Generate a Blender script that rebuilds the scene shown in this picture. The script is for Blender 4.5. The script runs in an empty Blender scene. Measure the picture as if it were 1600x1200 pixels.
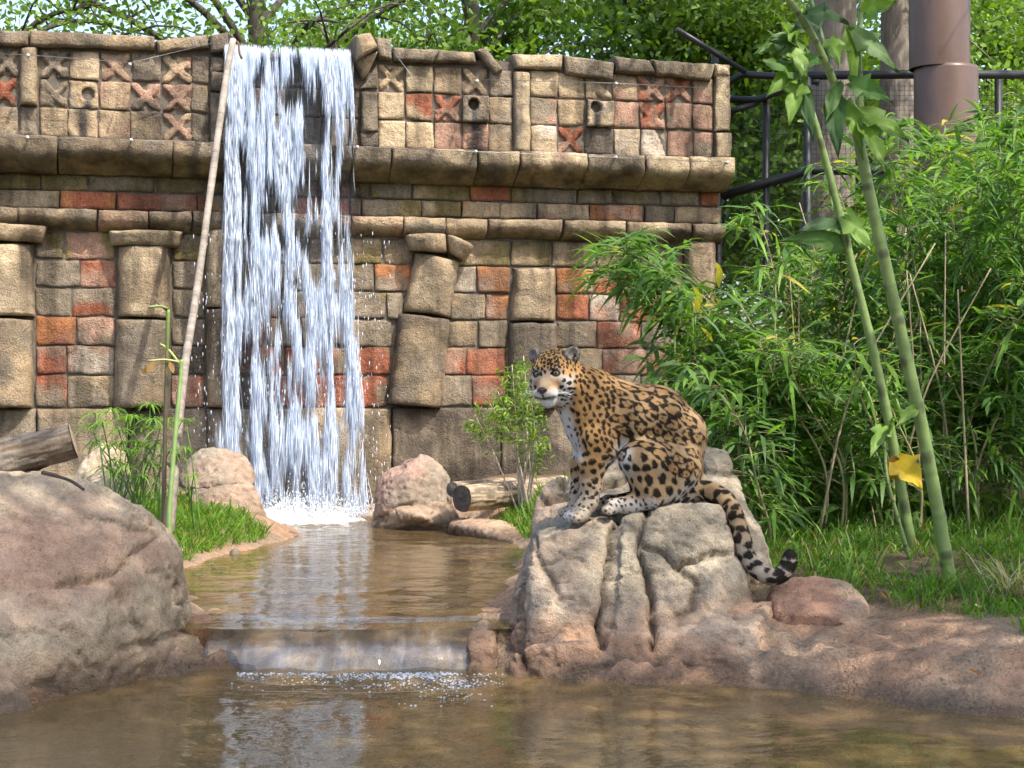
import bpy, bmesh, math, random
import numpy as np
from mathutils import Vector, Matrix

# ------------------------------------------------------------------ camera
FPX = 2703.0            # focal length in pixels of the 1600 px wide photograph
EYE = 1.31              # eye height above the lower pool
sc = bpy.context.scene
col = sc.collection
cam_d = bpy.data.cameras.new("camera")
cam = bpy.data.objects.new("camera", cam_d)
col.objects.link(cam)
cam.location = (0, 0, EYE)
cam.rotation_euler = (math.radians(90), 0, 0)
cam_d.sensor_width = 36.0
cam_d.lens = 36.0 * FPX / 1600.0
cam_d.clip_end = 2000.0
sc.camera = cam

# ------------------------------------------------------------------ sky, sun, exposure
SUN_AZ = math.radians(134)      # compass style: 0 = +Y, 90 = +X
SUN_EL = math.radians(57)
world = bpy.data.worlds.new("World")
sc.world = world
world.use_nodes = True
wn = world.node_tree.nodes
wl = world.node_tree.links
wn.clear()
w_out = wn.new("ShaderNodeOutputWorld")
w_bg = wn.new("ShaderNodeBackground")
w_sky = wn.new("ShaderNodeTexSky")
w_sky.sky_type = 'NISHITA'
w_sky.sun_disc = False
w_sky.sun_elevation = SUN_EL
w_sky.sun_rotation = SUN_AZ
w_sky.air_density = 1.0
w_sky.dust_density = 3.5
w_sky.ozone_density = 0.5
w_bg.inputs["Strength"].default_value = 0.15
wl.new(w_sky.outputs[0], w_bg.inputs["Color"])
wl.new(w_bg.outputs[0], w_out.inputs["Surface"])
sun_d = bpy.data.lights.new("sun", 'SUN')
sun_d.energy = 2.4
sun_d.angle = math.radians(0.6)
sun_d.color = (1.0, 0.93, 0.82)
sun = bpy.data.objects.new("sun", sun_d)
col.objects.link(sun)
SUN_DIR = Vector((math.sin(SUN_AZ) * math.cos(SUN_EL), math.cos(SUN_AZ) * math.cos(SUN_EL), math.sin(SUN_EL)))
sun.rotation_euler = SUN_DIR.to_track_quat('Z', 'Y').to_euler()
sun.location = (6, -6, 14)
sc.view_settings.view_transform = 'Standard'
sc.view_settings.look = 'None'
sc.view_settings.exposure = 1.5
sc.view_settings.gamma = 1.0
sc.render.engine = 'CYCLES'
sc.cycles.use_denoising = True
sc.cycles.use_adaptive_sampling = True
sc.cycles.adaptive_threshold = 0.03
sc.cycles.max_bounces = 5
sc.cycles.diffuse_bounces = 2
sc.cycles.glossy_bounces = 3
sc.cycles.transparent_max_bounces = 10
sc.cycles.caustics_reflective = False
sc.cycles.caustics_refractive = False

# ------------------------------------------------------------------ small tools
RNG = np.random.default_rng(11)

def P(px, py, d):
    """the place that the photograph shows at (px, py), at distance d in front of the camera"""
    return np.array([(px - 800.0) * d / FPX, d, EYE + (600.0 - py) * d / FPX])

def nrm(v):
    v = np.asarray(v, float)
    return v / (np.linalg.norm(v, axis=-1, keepdims=True) + 1e-12)

def _hash(ix, iy, iz, seed):
    h = (ix * 73856093) ^ (iy * 19349663) ^ (iz * 83492791) ^ (seed * 2654435761)
    h &= 0xffffffff
    h ^= h >> 13
    h = (h * 1274126177) & 0xffffffff
    h ^= h >> 16
    h = (h * 2246822519) & 0xffffffff
    h ^= h >> 15
    return h.astype(np.float64) / 4294967295.0

def vnoise(p, seed=0):
    p = np.asarray(p, float)
    i = np.floor(p).astype(np.int64)
    f = p - i
    f = f * f * f * (f * (f * 6 - 15) + 10)
    out = 0.0
    for dx in (0, 1):
        wx = f[..., 0] if dx else 1 - f[..., 0]
        for dy in (0, 1):
            wy = f[..., 1] if dy else 1 - f[..., 1]
            for dz in (0, 1):
                wz = f[..., 2] if dz else 1 - f[..., 2]
                out = out + wx * wy * wz * _hash(i[..., 0] + dx, i[..., 1] + dy, i[..., 2] + dz, seed)
    return out

def fbm(p, oct=4, seed=0, gain=0.5):
    p = np.asarray(p, float)
    a, s, t = 1.0, 0.0, 0.0
    for k in range(oct):
        s = s + a * vnoise(p * (2.03 ** k) + k * 17.3, seed + k)
        t += a
        a *= gain
    return s / t

def sstep(a, b, x):
    t = np.clip((x - a) / (b - a), 0, 1)
    return t * t * (3 - 2 * t)

def mixc(a, b, t):
    t = np.asarray(t)[..., None]
    return np.asarray(a) * (1 - t) + np.asarray(b) * t

def mk(name, V, F, mat=None, parent=None, cols=None, smooth=True, loc=None):
    """one mesh object; V world (or local, if loc is None and parent sits at 0) vertices, F list of int arrays (n,3)/(n,4)"""
    V = np.asarray(V, float)
    if isinstance(F, np.ndarray):
        F = [F]
    F = [np.asarray(f, np.int32) for f in F if len(f)]
    me = bpy.data.meshes.new(name)
    base = np.zeros(3)
    if parent is not None:
        base = np.array(parent.matrix_world.translation) if parent.parent is None else WORLD[parent.name]
    org = base if loc is None else np.asarray(loc, float)
    Vl = V - org
    me.vertices.add(len(V))
    me.vertices.foreach_set("co", Vl.astype(np.float32).ravel())
    nl = sum(f.size for f in F)
    npoly = sum(len(f) for f in F)
    me.loops.add(nl)
    me.polygons.add(npoly)
    me.loops.foreach_set("vertex_index", np.concatenate([f.ravel() for f in F]))
    tot = np.concatenate([np.full(len(f), f.shape[1], np.int32) for f in F])
    st = np.concatenate([[0], np.cumsum(tot)[:-1]]).astype(np.int32)
    me.polygons.foreach_set("loop_start", st)
    me.polygons.foreach_set("loop_total", tot)
    me.polygons.foreach_set("use_smooth", np.full(npoly, bool(smooth)))
    me.update(calc_edges=True)
    if cols is not None:
        c = np.ones((len(V), 4), np.float32)
        cc = np.asarray(cols, float)
        c[:, :3] = cc if cc.ndim == 2 else cc[None, :]
        a = me.color_attributes.new("Col", 'FLOAT_COLOR', 'POINT')
        a.data.foreach_set("color", c.ravel())
    if mat is not None:
        me.materials.append(mat)
    o = bpy.data.objects.new(name, me)
    col.objects.link(o)
    if parent is not None:
        o.parent = parent
        o.location = tuple(org - base)
    else:
        o.location = tuple(org)
    WORLD[o.name] = org.copy()
    return o

WORLD = {}

def empty(name, loc, label, cat, group=None):
    o = bpy.data.objects.new(name, None)
    o.empty_display_size = 0.1
    o.location = tuple(loc)
    col.objects.link(o)
    o.matrix_world = Matrix.Translation(Vector(tuple(loc)))
    o["label"] = label
    o["category"] = cat
    if group:
        o["group"] = group
    WORLD[o.name] = np.array(loc, float)
    return o

def tag(o, label=None, cat=None, group=None, kind=None):
    if label: o["label"] = label
    if cat: o["category"] = cat
    if group: o["group"] = group
    if kind: o["kind"] = kind
    return o

def copy_tree(o, parent=None):
    c = o.copy()
    col.objects.link(c)
    c.parent = parent
    for ch in list(o.children):
        copy_tree(ch, c)
    return c

class Acc:
    """collects vertices, faces and colours for ONE mesh"""
    def __init__(s):
        s.V, s.T, s.Q, s.C, s.n = [], [], [], [], 0
    def add(s, V, F, c=(1, 1, 1)):
        V = np.asarray(V, float)
        for f in (F if isinstance(F, list) else [F]):
            f = np.asarray(f, np.int64)
            if len(f):
                (s.T if f.shape[1] == 3 else s.Q).append(f + s.n)
        c = np.asarray(c, float)
        s.C.append(np.broadcast_to(c, (len(V), 3)) if c.ndim == 1 else c)
        s.V.append(V)
        s.n += len(V)
    def build(s, name, mat, parent=None, smooth=True, loc=None):
        F = []
        if s.T: F.append(np.concatenate(s.T))
        if s.Q: F.append(np.concatenate(s.Q))
        return mk(name, np.concatenate(s.V), F, mat, parent, np.concatenate(s.C), smooth, loc)

def spline(pts, n):
    """Catmull-Rom through the given points"""
    p = np.asarray(pts, float)
    p = np.vstack([2 * p[0] - p[1], p, 2 * p[-1] - p[-2]])
    m = len(p) - 3
    out = []
    for t in np.linspace(0, m - 1e-9, n):
        i = int(t); f = t - i
        a, b, c_, d = p[i], p[i + 1], p[i + 2], p[i + 3]
        out.append(0.5 * ((2 * b) + (c_ - a) * f + (2 * a - 5 * b + 4 * c_ - d) * f * f + (3 * b - a - 3 * c_ + d) * f ** 3))
    return np.array(out)

def tube(path, radii, sides=6, caps=True, wob=0.0, seed=0):
    path = np.asarray(path, float)
    n = len(path)
    radii = np.broadcast_to(np.asarray(radii, float), (n,))
    tg = nrm(np.gradient(path, axis=0))
    ref = np.array([0, 0, 1.0]) if abs(tg[0][2]) < 0.9 else np.array([1.0, 0, 0])
    V = []
    u = nrm(np.cross(tg[0], ref))
    for i in range(n):
        u = nrm(u - tg[i] * np.dot(u, tg[i]))
        w = np.cross(tg[i], u)
        a = np.arange(sides) * 2 * math.pi / sides
        r = radii[i] * np.ones(sides)
        if wob:
            r = r * (1 + wob * (vnoise(np.stack([np.cos(a) * 1.3 + seed, np.sin(a) * 1.3, np.full(sides, i * 0.45)], 1), 5) - .5) * 2)
        V.append(path[i] + np.outer(np.cos(a) * r, u) + np.outer(np.sin(a) * r, w))
    V = np.concatenate(V)
    q = []
    for i in range(n - 1):
        for k in range(sides):
            k2 = (k + 1) % sides
            q.append((i * sides + k, i * sides + k2, (i + 1) * sides + k2, (i + 1) * sides + k))
    F = [np.array(q)]
    if caps:
        V = np.vstack([V, path[0], path[-1]])
        b, e = n * sides, n * sides + 1
        t = [(b, (k + 1) % sides, k) for k in range(sides)]
        t += [(e, (n - 1) * sides + k, (n - 1) * sides + (k + 1) % sides) for k in range(sides)]
        F.append(np.array(t))
    return V, F

def box(x0, x1, y0, y1, z0, z1):
    V = np.array([(x, y, z) for x in (x0, x1) for y in (y0, y1) for z in (z0, z1)], float)
    F = np.array([(0, 1, 3, 2), (4, 6, 7, 5), (0, 4, 5, 1), (2, 3, 7, 6), (0, 2, 6, 4), (1, 5, 7, 3)])
    return V, F

def blades(pos, dirs, side, L, W, droop, shape=((0.0, .25), (.32, 1.0), (.68, .7), (1.0, 0.0))):
    """lanceolate leaves / grass blades, 4 cross sections each (last one a point)"""
    n = len(pos)
    L = np.broadcast_to(L, (n,)); W = np.broadcast_to(W, (n,)); droop = np.broadcast_to(droop, (n,))
    V = np.zeros((n, 7, 3))
    for k, (t, w) in enumerate(shape):
        c = pos + dirs * (L * t)[:, None]
        c[:, 2] -= droop * L * t * t
        if k < 3:
            V[:, 2 * k] = c + side * (W * w * .5)[:, None]
            V[:, 2 * k + 1] = c - side * (W * w * .5)[:, None]
        else:
            V[:, 6] = c
    o = (np.arange(n) * 7)[:, None]
    q = np.concatenate([o + np.array([0, 1, 3, 2]), o + np.array([2, 3, 5, 4])])
    t = o + np.array([4, 5, 6])
    return V.reshape(-1, 3), [t, q]

def rand_dirs(n, rng):
    v = rng.normal(size=(n, 3))
    return nrm(v)

def perp(d, rng):
    r = rand_dirs(len(d), rng)
    return nrm(np.cross(d, r))

# ---- implicit surfaces (naive surface nets)
def surface_nets(S, org, h):
    ins = S < 0
    nx, ny, nz = S.shape
    cnt = np.zeros((nx - 1, ny - 1, nz - 1), np.int8)
    for a in (0, 1):
        for b in (0, 1):
            for c in (0, 1):
                cnt += ins[a:nx - 1 + a, b:ny - 1 + b, c:nz - 1 + c]
    act = (cnt > 0) & (cnt < 8)
    I = np.argwhere(act)
    idx = -np.ones(act.shape, np.int64)
    idx[act] = np.arange(len(I))
    acc = np.zeros((len(I), 3)); num = np.zeros(len(I))
    cor = np.array([(a, b, c) for a in (0, 1) for b in (0, 1) for c in (0, 1)])
    val = {}
    for cc in cor:
        val[tuple(cc)] = S[I[:, 0] + cc[0], I[:, 1] + cc[1], I[:, 2] + cc[2]].astype(float)
    for a in cor:
        for ax in range(3):
            if a[ax] == 0:
                b = a.copy(); b[ax] = 1
                va, vb = val[tuple(a)], val[tuple(b)]
                m = (va < 0) != (vb < 0)
                t = np.where(m, va / np.where(m, va - vb, 1), 0)
                p = a[None, :] + t[:, None] * (b - a)[None, :]
                acc[m] += p[m]
                num[m] += 1
    V = org + h * (I + acc / num[:, None])
    Q = []
    for ax in range(3):
        o1, o2 = [(1, 2), (2, 0), (0, 1)][ax]
        sl0 = [slice(None)] * 3; sl1 = [slice(None)] * 3
        sl0[ax] = slice(0, S.shape[ax] - 1); sl1[ax] = slice(1, S.shape[ax])
        e = ins[tuple(sl0)] != ins[tuple(sl1)]
        J = np.argwhere(e)
        ok = (J[:, o1] > 0) & (J[:, o2] > 0) & (J[:, o1] < S.shape[o1] - 1) & (J[:, o2] < S.shape[o2] - 1)
        J = J[ok]
        def cell(d1, d2):
            K = J.copy(); K[:, o1] -= d1; K[:, o2] -= d2
            return idx[K[:, 0], K[:, 1], K[:, 2]]
        q = np.stack([cell(1, 1), cell(0, 1), cell(0, 0), cell(1, 0)], 1)
        flip = ~ins[J[:, 0], J[:, 1], J[:, 2]]
        q[flip] = q[flip][:, ::-1]
        Q.append(q)
    return V, np.concatenate(Q)

def relax(V, Q, it=2, lam=0.5):
    E = np.concatenate([Q[:, [0, 1]], Q[:, [1, 2]], Q[:, [2, 3]], Q[:, [3, 0]]])
    for k in range(it):
        for l in (lam, -lam * 1.03 if it > 0 else 0):
            s = np.zeros_like(V); c = np.zeros(len(V))
            for a, b in ((0, 1), (1, 0)):
                for j in range(3):
                    s[:, j] += np.bincount(E[:, a], V[E[:, b], j], len(V))
                c += np.bincount(E[:, a], minlength=len(V))
            V = V + l * (s / np.maximum(c, 1)[:, None] - V)
    return V

def vnormals(V, Q):
    n = np.cross(V[Q[:, 2]] - V[Q[:, 0]], V[Q[:, 3]] - V[Q[:, 1]])
    N = np.zeros_like(V)
    for k in range(4):
        for j in range(3):
            N[:, j] += np.bincount(Q[:, k], n[:, j], len(V))
    return nrm(N)

def smin(a, b, k):
    h = np.maximum(k - np.abs(a - b), 0) / k
    return np.minimum(a, b) - h * h * k * 0.25

def hull_planes(pts):
    bm = bmesh.new()
    for p in pts:
        bm.verts.new(tuple(p))
    r = bmesh.ops.convex_hull(bm, input=bm.verts)
    bm.normal_update()
    c = np.mean(pts, axis=0)
    out = []
    for f in bm.faces:
        n = np.array(f.normal); d = float(np.dot(n, np.array(f.verts[0].co)))
        if np.dot(n, c) > d:
            n, d = -n, -d
        if not any(np.dot(n, m) > 0.999 and abs(d - e) < 1e-4 for m, e in out):
            out.append((n, d))
    bm.free()
    return out

def hull_sdf(X, planes, k=0.05):
    s = None
    for n, d in planes:
        v = X @ n.astype(np.float32) - np.float32(d)
        if s is None:
            s = v
        else:
            s = -smin(-s, -v, k)
    return s

def seg_dist(Pq, A, B):
    AB = B - A
    t = np.clip(((Pq - A) @ AB) / (AB @ AB + 1e-12), 0, 1)
    return np.linalg.norm(Pq - (A + t[:, None] * AB), axis=1)

def poly_sd(x, y, poly):
    """signed distance to a 2D polygon, negative inside"""
    p = np.stack([x, y], -1).reshape(-1, 2)
    d = np.full(len(p), 1e9); ins = np.zeros(len(p), bool)
    m = len(poly)
    for i in range(m):
        a = np.array(poly[i], float); b = np.array(poly[(i + 1) % m], float)
        d = np.minimum(d, seg_dist(p, a, b))
        c = ((a[1] > p[:, 1]) != (b[1] > p[:, 1]))
        xi = (b[0] - a[0]) * (p[:, 1] - a[1]) / (b[1] - a[1] + 1e-12) + a[0]
        ins ^= c & (p[:, 0] < xi)
    return np.where(ins, -d, d).reshape(np.shape(x))

# ------------------------------------------------------------------ materials
def new_mat(name):
    m = bpy.data.materials.new(name)
    m.use_nodes = True
    nt = m.node_tree
    nt.nodes.clear()
    return m, nt, nt.nodes, nt.links

def N_(nt, typ, **kw):
    n = nt.nodes.new(typ)
    for k, v in kw.items():
        if k in n.inputs:
            n.inputs[k].default_value = v
        else:
            setattr(n, k, v)
    return n

def ramp(nt, src, stops):
    r = nt.nodes.new("ShaderNodeValToRGB")
    el = r.color_ramp.elements
    while len(el) < len(stops):
        el.new(0.5)
    for e, (p, c) in zip(el, stops):
        e.position = p
        e.color = (c, c, c, 1) if not hasattr(c, "__len__") else (*c, 1)
    nt.links.new(src, r.inputs[0])
    return r

def noise(nt, scale, detail=4, rough=.6, vec=None, dist=0.0):
    n = nt.nodes.new("ShaderNodeTexNoise")
    n.inputs["Scale"].default_value = scale
    n.inputs["Detail"].default_value = detail
    n.inputs["Roughness"].default_value = rough
    n.inputs["Distortion"].default_value = dist
    if vec is not None:
        nt.links.new(vec, n.inputs["Vector"])
    return n

def mulc(nt, a, b, fac=1.0, mode='MULTIPLY'):
    m = nt.nodes.new("ShaderNodeMix")
    m.data_type = 'RGBA'; m.blend_type = mode
    m.inputs[0].default_value = fac
    nt.links.new(a, m.inputs[6]); nt.links.new(b, m.inputs[7])
    return m.outputs[2]

def stone_mat(name, s1=2.2, s2=16., s3=90., lo=.62, hi=1.25, rough=.9, bump=.6, bdist=.02, pits=True, streak=False, wet=None):
    """vertex colour times several scales of mottling, with pitted relief"""
    m, nt, nd, lk = new_mat(name)
    out = N_(nt, "ShaderNodeOutputMaterial"); bs = N_(nt, "ShaderNodeBsdfPrincipled")
    lk.new(bs.outputs[0], out.inputs[0])
    geo = N_(nt, "ShaderNodeNewGeometry")
    pos = geo.outputs["Position"]
    at = N_(nt, "ShaderNodeAttribute"); at.attribute_name = "Col"
    n1 = noise(nt, s1, 5, .62, pos, .4); r1 = ramp(nt, n1.outputs[0], [(.28, lo), (.5, (lo + hi) / 2), (.72, hi)])
    n2 = noise(nt, s2, 5, .65, pos); r2 = ramp(nt, n2.outputs[0], [(.3, .74), (.7, 1.2)])
    n3 = noise(nt, s3, 3, .7, pos); r3 = ramp(nt, n3.outputs[0], [(.3, .72), (.7, 1.22)])
    c = mulc(nt, at.outputs[0], r1.outputs[0]); c = mulc(nt, c, r2.outputs[0]); c = mulc(nt, c, r3.outputs[0])
    if streak:
        mp = N_(nt, "ShaderNodeMapping"); mp.inputs["Scale"].default_value = (5.0, 5.0, .55)
        lk.new(pos, mp.inputs[0])
        n4 = noise(nt, 1.0, 5, .6, mp.outputs[0]); r4 = ramp(nt, n4.outputs[0], [(.36, .34), (.52, 1.0), (1, 1.05)])
        c = mulc(nt, c, r4.outputs[0], .8)
    rg = N_(nt, "ShaderNodeValue"); rg.outputs[0].default_value = rough
    rsock = rg.outputs[0]
    if wet is not None:       # dark, glossy band just above a water line
        sx = N_(nt, "ShaderNodeSeparateXYZ"); lk.new(pos, sx.inputs[0])
        nz = noise(nt, 7., 3, .6, pos)
        ad = N_(nt, "ShaderNodeMath", operation='MULTIPLY_ADD'); lk.new(nz.outputs[0], ad.inputs[0]); ad.inputs[1].default_value = -.09
        lk.new(sx.outputs[2], ad.inputs[2])
        mr = N_(nt, "ShaderNodeMapRange"); lk.new(ad.outputs[0], mr.inputs[0])
        mr.inputs[1].default_value = wet - .05; mr.inputs[2].default_value = wet + .02
        wr = ramp(nt, mr.outputs[0], [(0, .45), (1, 1.0)])
        c = mulc(nt, c, wr.outputs[0])
        rr = ramp(nt, mr.outputs[0], [(0, .25), (1, rough)])
        rsock = rr.outputs[0]
    lk.new(c, bs.inputs["Base Color"])
    lk.new(rsock, bs.inputs["Roughness"])
    bs.inputs["Specular IOR Level"].default_value = .3
    hsum = N_(nt, "ShaderNodeMath", operation='MULTIPLY_ADD')
    lk.new(n2.outputs[0], hsum.inputs[0]); hsum.inputs[1].default_value = 1.6
    lk.new(n3.outputs[0], hsum.inputs[2])
    hs = hsum.outputs[0]
    if pits:
        vo = N_(nt, "ShaderNodeTexVoronoi"); vo.inputs["Scale"].default_value = 34.
        lk.new(pos, vo.inputs["Vector"])
        pr = ramp(nt, vo.outputs["Distance"], [(.05, 0.0), (.22, 1.0)])
        nm = noise(nt, 5., 3, .6, pos); pm = ramp(nt, nm.outputs[0], [(.45, 0.0), (.62, .9)])
        mm = N_(nt, "ShaderNodeMath", operation='MULTIPLY'); 
        iv = N_(nt, "ShaderNodeMath", operation='SUBTRACT'); iv.inputs[0].default_value = 1.0
        lk.new(pr.outputs[0], iv.inputs[1]); lk.new(iv.outputs[0], mm.inputs[0]); lk.new(pm.outputs[0], mm.inputs[1])
        sb = N_(nt, "ShaderNodeMath", operation='SUBTRACT'); lk.new(hs, sb.inputs[0]); lk.new(mm.outputs[0], sb.inputs[1])
        hs = sb.outputs[0]
    bp = N_(nt, "ShaderNodeBump"); bp.inputs["Strength"].default_value = bump; bp.inputs["Distance"].default_value = bdist
    lk.new(hs, bp.inputs["Height"]); lk.new(bp.outputs[0], bs.inputs["Normal"])
    return m

def leaf_mat(name, trans=.35, rough=.45, tint=(1.25, 1.35, .55), spec=.35):
    m, nt, nd, lk = new_mat(name)
    out = N_(nt, "ShaderNodeOutputMaterial"); bs = N_(nt, "ShaderNodeBsdfPrincipled"); tr = N_(nt, "ShaderNodeBsdfTranslucent")
    mx = N_(nt, "ShaderNodeMixShader"); mx.inputs[0].default_value = trans
    at = N_(nt, "ShaderNodeAttribute"); at.attribute_name = "Col"
    geo = N_(nt, "ShaderNodeNewGeometry")
    n1 = noise(nt, 9., 3, .6, geo.outputs["Position"]); r1 = ramp(nt, n1.outputs[0], [(.3, .75), (.7, 1.2)])
    c = mulc(nt, at.outputs[0], r1.outputs[0])
    tn = N_(nt, "ShaderNodeRGB"); tn.outputs[0].default_value = (*tint, 1)
    tc = mulc(nt, c, tn.outputs[0])
    lk.new(c, bs.inputs["Base Color"]); lk.new(tc, tr.inputs["Color"])
    bs.inputs["Roughness"].default_value = rough; bs.inputs["Specular IOR Level"].default_value = spec
    lk.new(bs.outputs[0], mx.inputs[1]); lk.new(tr.outputs[0], mx.inputs[2]); lk.new(mx.outputs[0], out.inputs[0])
    return m

def plain_mat(name, color=None, rough=.6, metal=0.0, nscale=20., lo=.8, hi=1.15, bump=.2, bdist=.004, stretch=None, spec=.4):
    """plain or vertex coloured surface with fine mottling; stretch = (sx, sy, sz) of the grain"""
    m, nt, nd, lk = new_mat(name)
    out = N_(nt, "ShaderNodeOutputMaterial"); bs = N_(nt, "ShaderNodeBsdfPrincipled")
    lk.new(bs.outputs[0], out.inputs[0])
    geo = N_(nt, "ShaderNodeNewGeometry"); pos = geo.outputs["Position"]
    if stretch is not None:
        tc = N_(nt, "ShaderNodeTexCoord"); mp = N_(nt, "ShaderNodeMapping"); mp.inputs["Scale"].default_value = stretch
        lk.new(tc.outputs["Object"], mp.inputs[0]); pos = mp.outputs[0]
    if color is None:
        at = N_(nt, "ShaderNodeAttribute"); at.attribute_name = "Col"; cs = at.outputs[0]
    else:
        rgb = N_(nt, "ShaderNodeRGB"); rgb.outputs[0].default_value = (*color, 1); cs = rgb.outputs[0]
    n1 = noise(nt, nscale, 5, .65, pos); r1 = ramp(nt, n1.outputs[0], [(.3, lo), (.7, hi)])
    lk.new(mulc(nt, cs, r1.outputs[0]), bs.inputs["Base Color"])
    bs.inputs["Roughness"].default_value = rough; bs.inputs["Metallic"].default_value = metal
    bs.inputs["Specular IOR Level"].default_value = spec
    bp = N_(nt, "ShaderNodeBump"); bp.inputs["Strength"].default_value = bump; bp.inputs["Distance"].default_value = bdist
    lk.new(n1.outputs[0], bp.inputs["Height"]); lk.new(bp.outputs[0], bs.inputs["Normal"])
    return m

def water_mat(name, murk=(.17, .12, .055), mur=.5, s=(1.0, 1.0), bump=.25, seed=0.0, rough=.03):
    """shallow, slightly murky water: fresnel mirror over a tinted see-through body"""
    m, nt, nd, lk = new_mat(name)
    out = N_(nt, "ShaderNodeOutputMaterial")
    geo = N_(nt, "ShaderNodeNewGeometry")
    mp = N_(nt, "ShaderNodeMapping"); mp.inputs["Scale"].default_value = (s[0], s[1], 1); mp.inputs["Location"].default_value = (seed, seed * 2, 0)
    lk.new(geo.outputs["Position"], mp.inputs[0])
    n1 = noise(nt, 2.6, 3, .55, mp.outputs[0], .6); n2 = noise(nt, 11., 3, .55, mp.outputs[0], .4)
    hs = N_(nt, "ShaderNodeMath", operation='MULTIPLY_ADD'); lk.new(n2.outputs[0], hs.inputs[0]); hs.inputs[1].default_value = .28; lk.new(n1.outputs[0], hs.inputs[2])
    bp = N_(nt, "ShaderNodeBump"); bp.inputs["Strength"].default_value = bump; bp.inputs["Distance"].default_value = .06
    lk.new(hs.outputs[0], bp.inputs["Height"])
    fr = N_(nt, "ShaderNodeFresnel"); fr.inputs["IOR"].default_value = 1.33; lk.new(bp.outputs[0], fr.inputs["Normal"])
    gl = N_(nt, "ShaderNodeBsdfGlossy"); gl.inputs["Roughness"].default_value = rough; lk.new(bp.outputs[0], gl.inputs["Normal"])
    tp = N_(nt, "ShaderNodeBsdfTransparent"); tp.inputs["Color"].default_value = (.86, .78, .62, 1)
    df = N_(nt, "ShaderNodeBsdfDiffuse"); df.inputs["Color"].default_value = (*murk, 1)
    m1 = N_(nt, "ShaderNodeMixShader"); m1.inputs[0].default_value = mur
    lk.new(tp.outputs[0], m1.inputs[1]); lk.new(df.outputs[0], m1.inputs[2])
    m2 = N_(nt, "ShaderNodeMixShader"); lk.new(fr.outputs[0], m2.inputs[0]); lk.new(m1.outputs[0], m2.inputs[1]); lk.new(gl.outputs[0], m2.inputs[2])
    lk.new(m2.outputs[0], out.inputs[0])
    return m

def froth_mat(name, alpha=.35, colr=(.80, .87, .97), rough=.12, attr=False):
    """aerated falling water: white scattering, gloss and partial see-through"""
    m, nt, nd, lk = new_mat(name)
    out = N_(nt, "ShaderNodeOutputMaterial")
    bs = N_(nt, "ShaderNodeBsdfPrincipled"); bs.inputs["Base Color"].default_value = (*colr, 1)
    bs.inputs["Roughness"].default_value = rough; bs.inputs["Specular IOR Level"].default_value = .7
    tl = N_(nt, "ShaderNodeBsdfTranslucent"); tl.inputs["Color"].default_value = (*colr, 1)
    tp = N_(nt, "ShaderNodeBsdfTransparent"); tp.inputs["Color"].default_value = (.95, .97, 1, 1)
    a = N_(nt, "ShaderNodeMixShader"); a.inputs[0].default_value = .4
    lk.new(bs.outputs[0], a.inputs[1]); lk.new(tl.outputs[0], a.inputs[2])
    b = N_(nt, "ShaderNodeMixShader"); b.inputs[0].default_value = alpha
    lk.new(a.outputs[0], b.inputs[1]); lk.new(tp.outputs[0], b.inputs[2])
    if attr:      # each strand has its own share of clear water
        at = N_(nt, "ShaderNodeAttribute"); at.attribute_name = "Col"
        lk.new(at.outputs["Fac"], b.inputs[0])
    lk.new(b.outputs[0], out.inputs[0])
    return m

M = {}
M['wall'] = stone_mat("weathered_sandstone", 1.7, 15., 75., .52, 1.28, bump=.9, bdist=.022, streak=True)
M['core'] = stone_mat("dark_mortar", 3., 20., 90., .7, 1.2, bump=.5, bdist=.01, pits=False)
M['rock'] = stone_mat("sculpted_rock", 2.6, 18., 110., .62, 1.22, bump=.75, bdist=.016, wet=.07)
M['sill'] = stone_mat("weir_stone", 2.6, 18., 110., .7, 1.2, rough=.5, bump=.7, bdist=.012)
M['rock_up'] = stone_mat("sculpted_rock_upper", 3.0, 18., 110., .66, 1.2, bump=.7, bdist=.014, wet=.22)
M['ground'] = stone_mat("bank_soil", 2.2, 13., 60., .62, 1.22, bump=1.0, bdist=.03, wet=.03)
M['pool_up'] = water_mat("upper_pool_water", (.25, .175, .08), .38, (1.0, 1.0), .16)
M['pool_low'] = water_mat("lower_pool_water", (.24, .165, .075), .5, (.8, 1.0), .13, 7.)
M['froth'] = froth_mat("falling_water", .25, attr=True)
M['veil'] = froth_mat("falling_water_veil", .70, (.66, .76, .92), attr=True)
M['foam'] = froth_mat("foam", .06, (.9, .93, .96), .4)
M['foam_mass'] = froth_mat("foam_mass", .06, (.9, .93, .96), .35, attr=True)
M['bubble'] = froth_mat("bubble", .45, (.8, .86, .95), .15)
M['leaf'] = leaf_mat("bamboo_leaf", .45)
M['grass'] = leaf_mat("grass_blade", .42, .5, (1.2, 1.3, .4))
M['crown'] = leaf_mat("tree_leaf", .42, .5, (1.3, 1.4, .4))
M['bigleaf'] = leaf_mat("broad_leaf", .4, .5, (1.2, 1.3, .45))
M['bark'] = plain_mat("bark", None, .95, 0, 9., .55, 1.35, 1.0, .03, (1, 1, .25))
M['wood'] = plain_mat("weathered_wood", None, .9, 0, 16., .55, 1.35, 1.0, .012, (.18, 1, 1))
M['stem'] = plain_mat("green_stem", None, .5, 0, 14., .8, 1.18, .2, .003)
M['culm'] = plain_mat("culm", None, .6, 0, 14., .75, 1.2, .2, .003)
M['steel_black'] = plain_mat("black_painted_steel", (.018, .02, .024), .45, 0, 30., .8, 1.2, .1, .002)
M['steel_brown'] = plain_mat("brown_painted_steel", (.115, .072, .058), .38, 0, 6., .88, 1.1, .05, .002)
M['wire'] = plain_mat("galvanised_wire", (.22, .22, .22), .35, .8)
M['porcelain'] = plain_mat("pale_plastic", (.45, .45, .43), .4)

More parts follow.
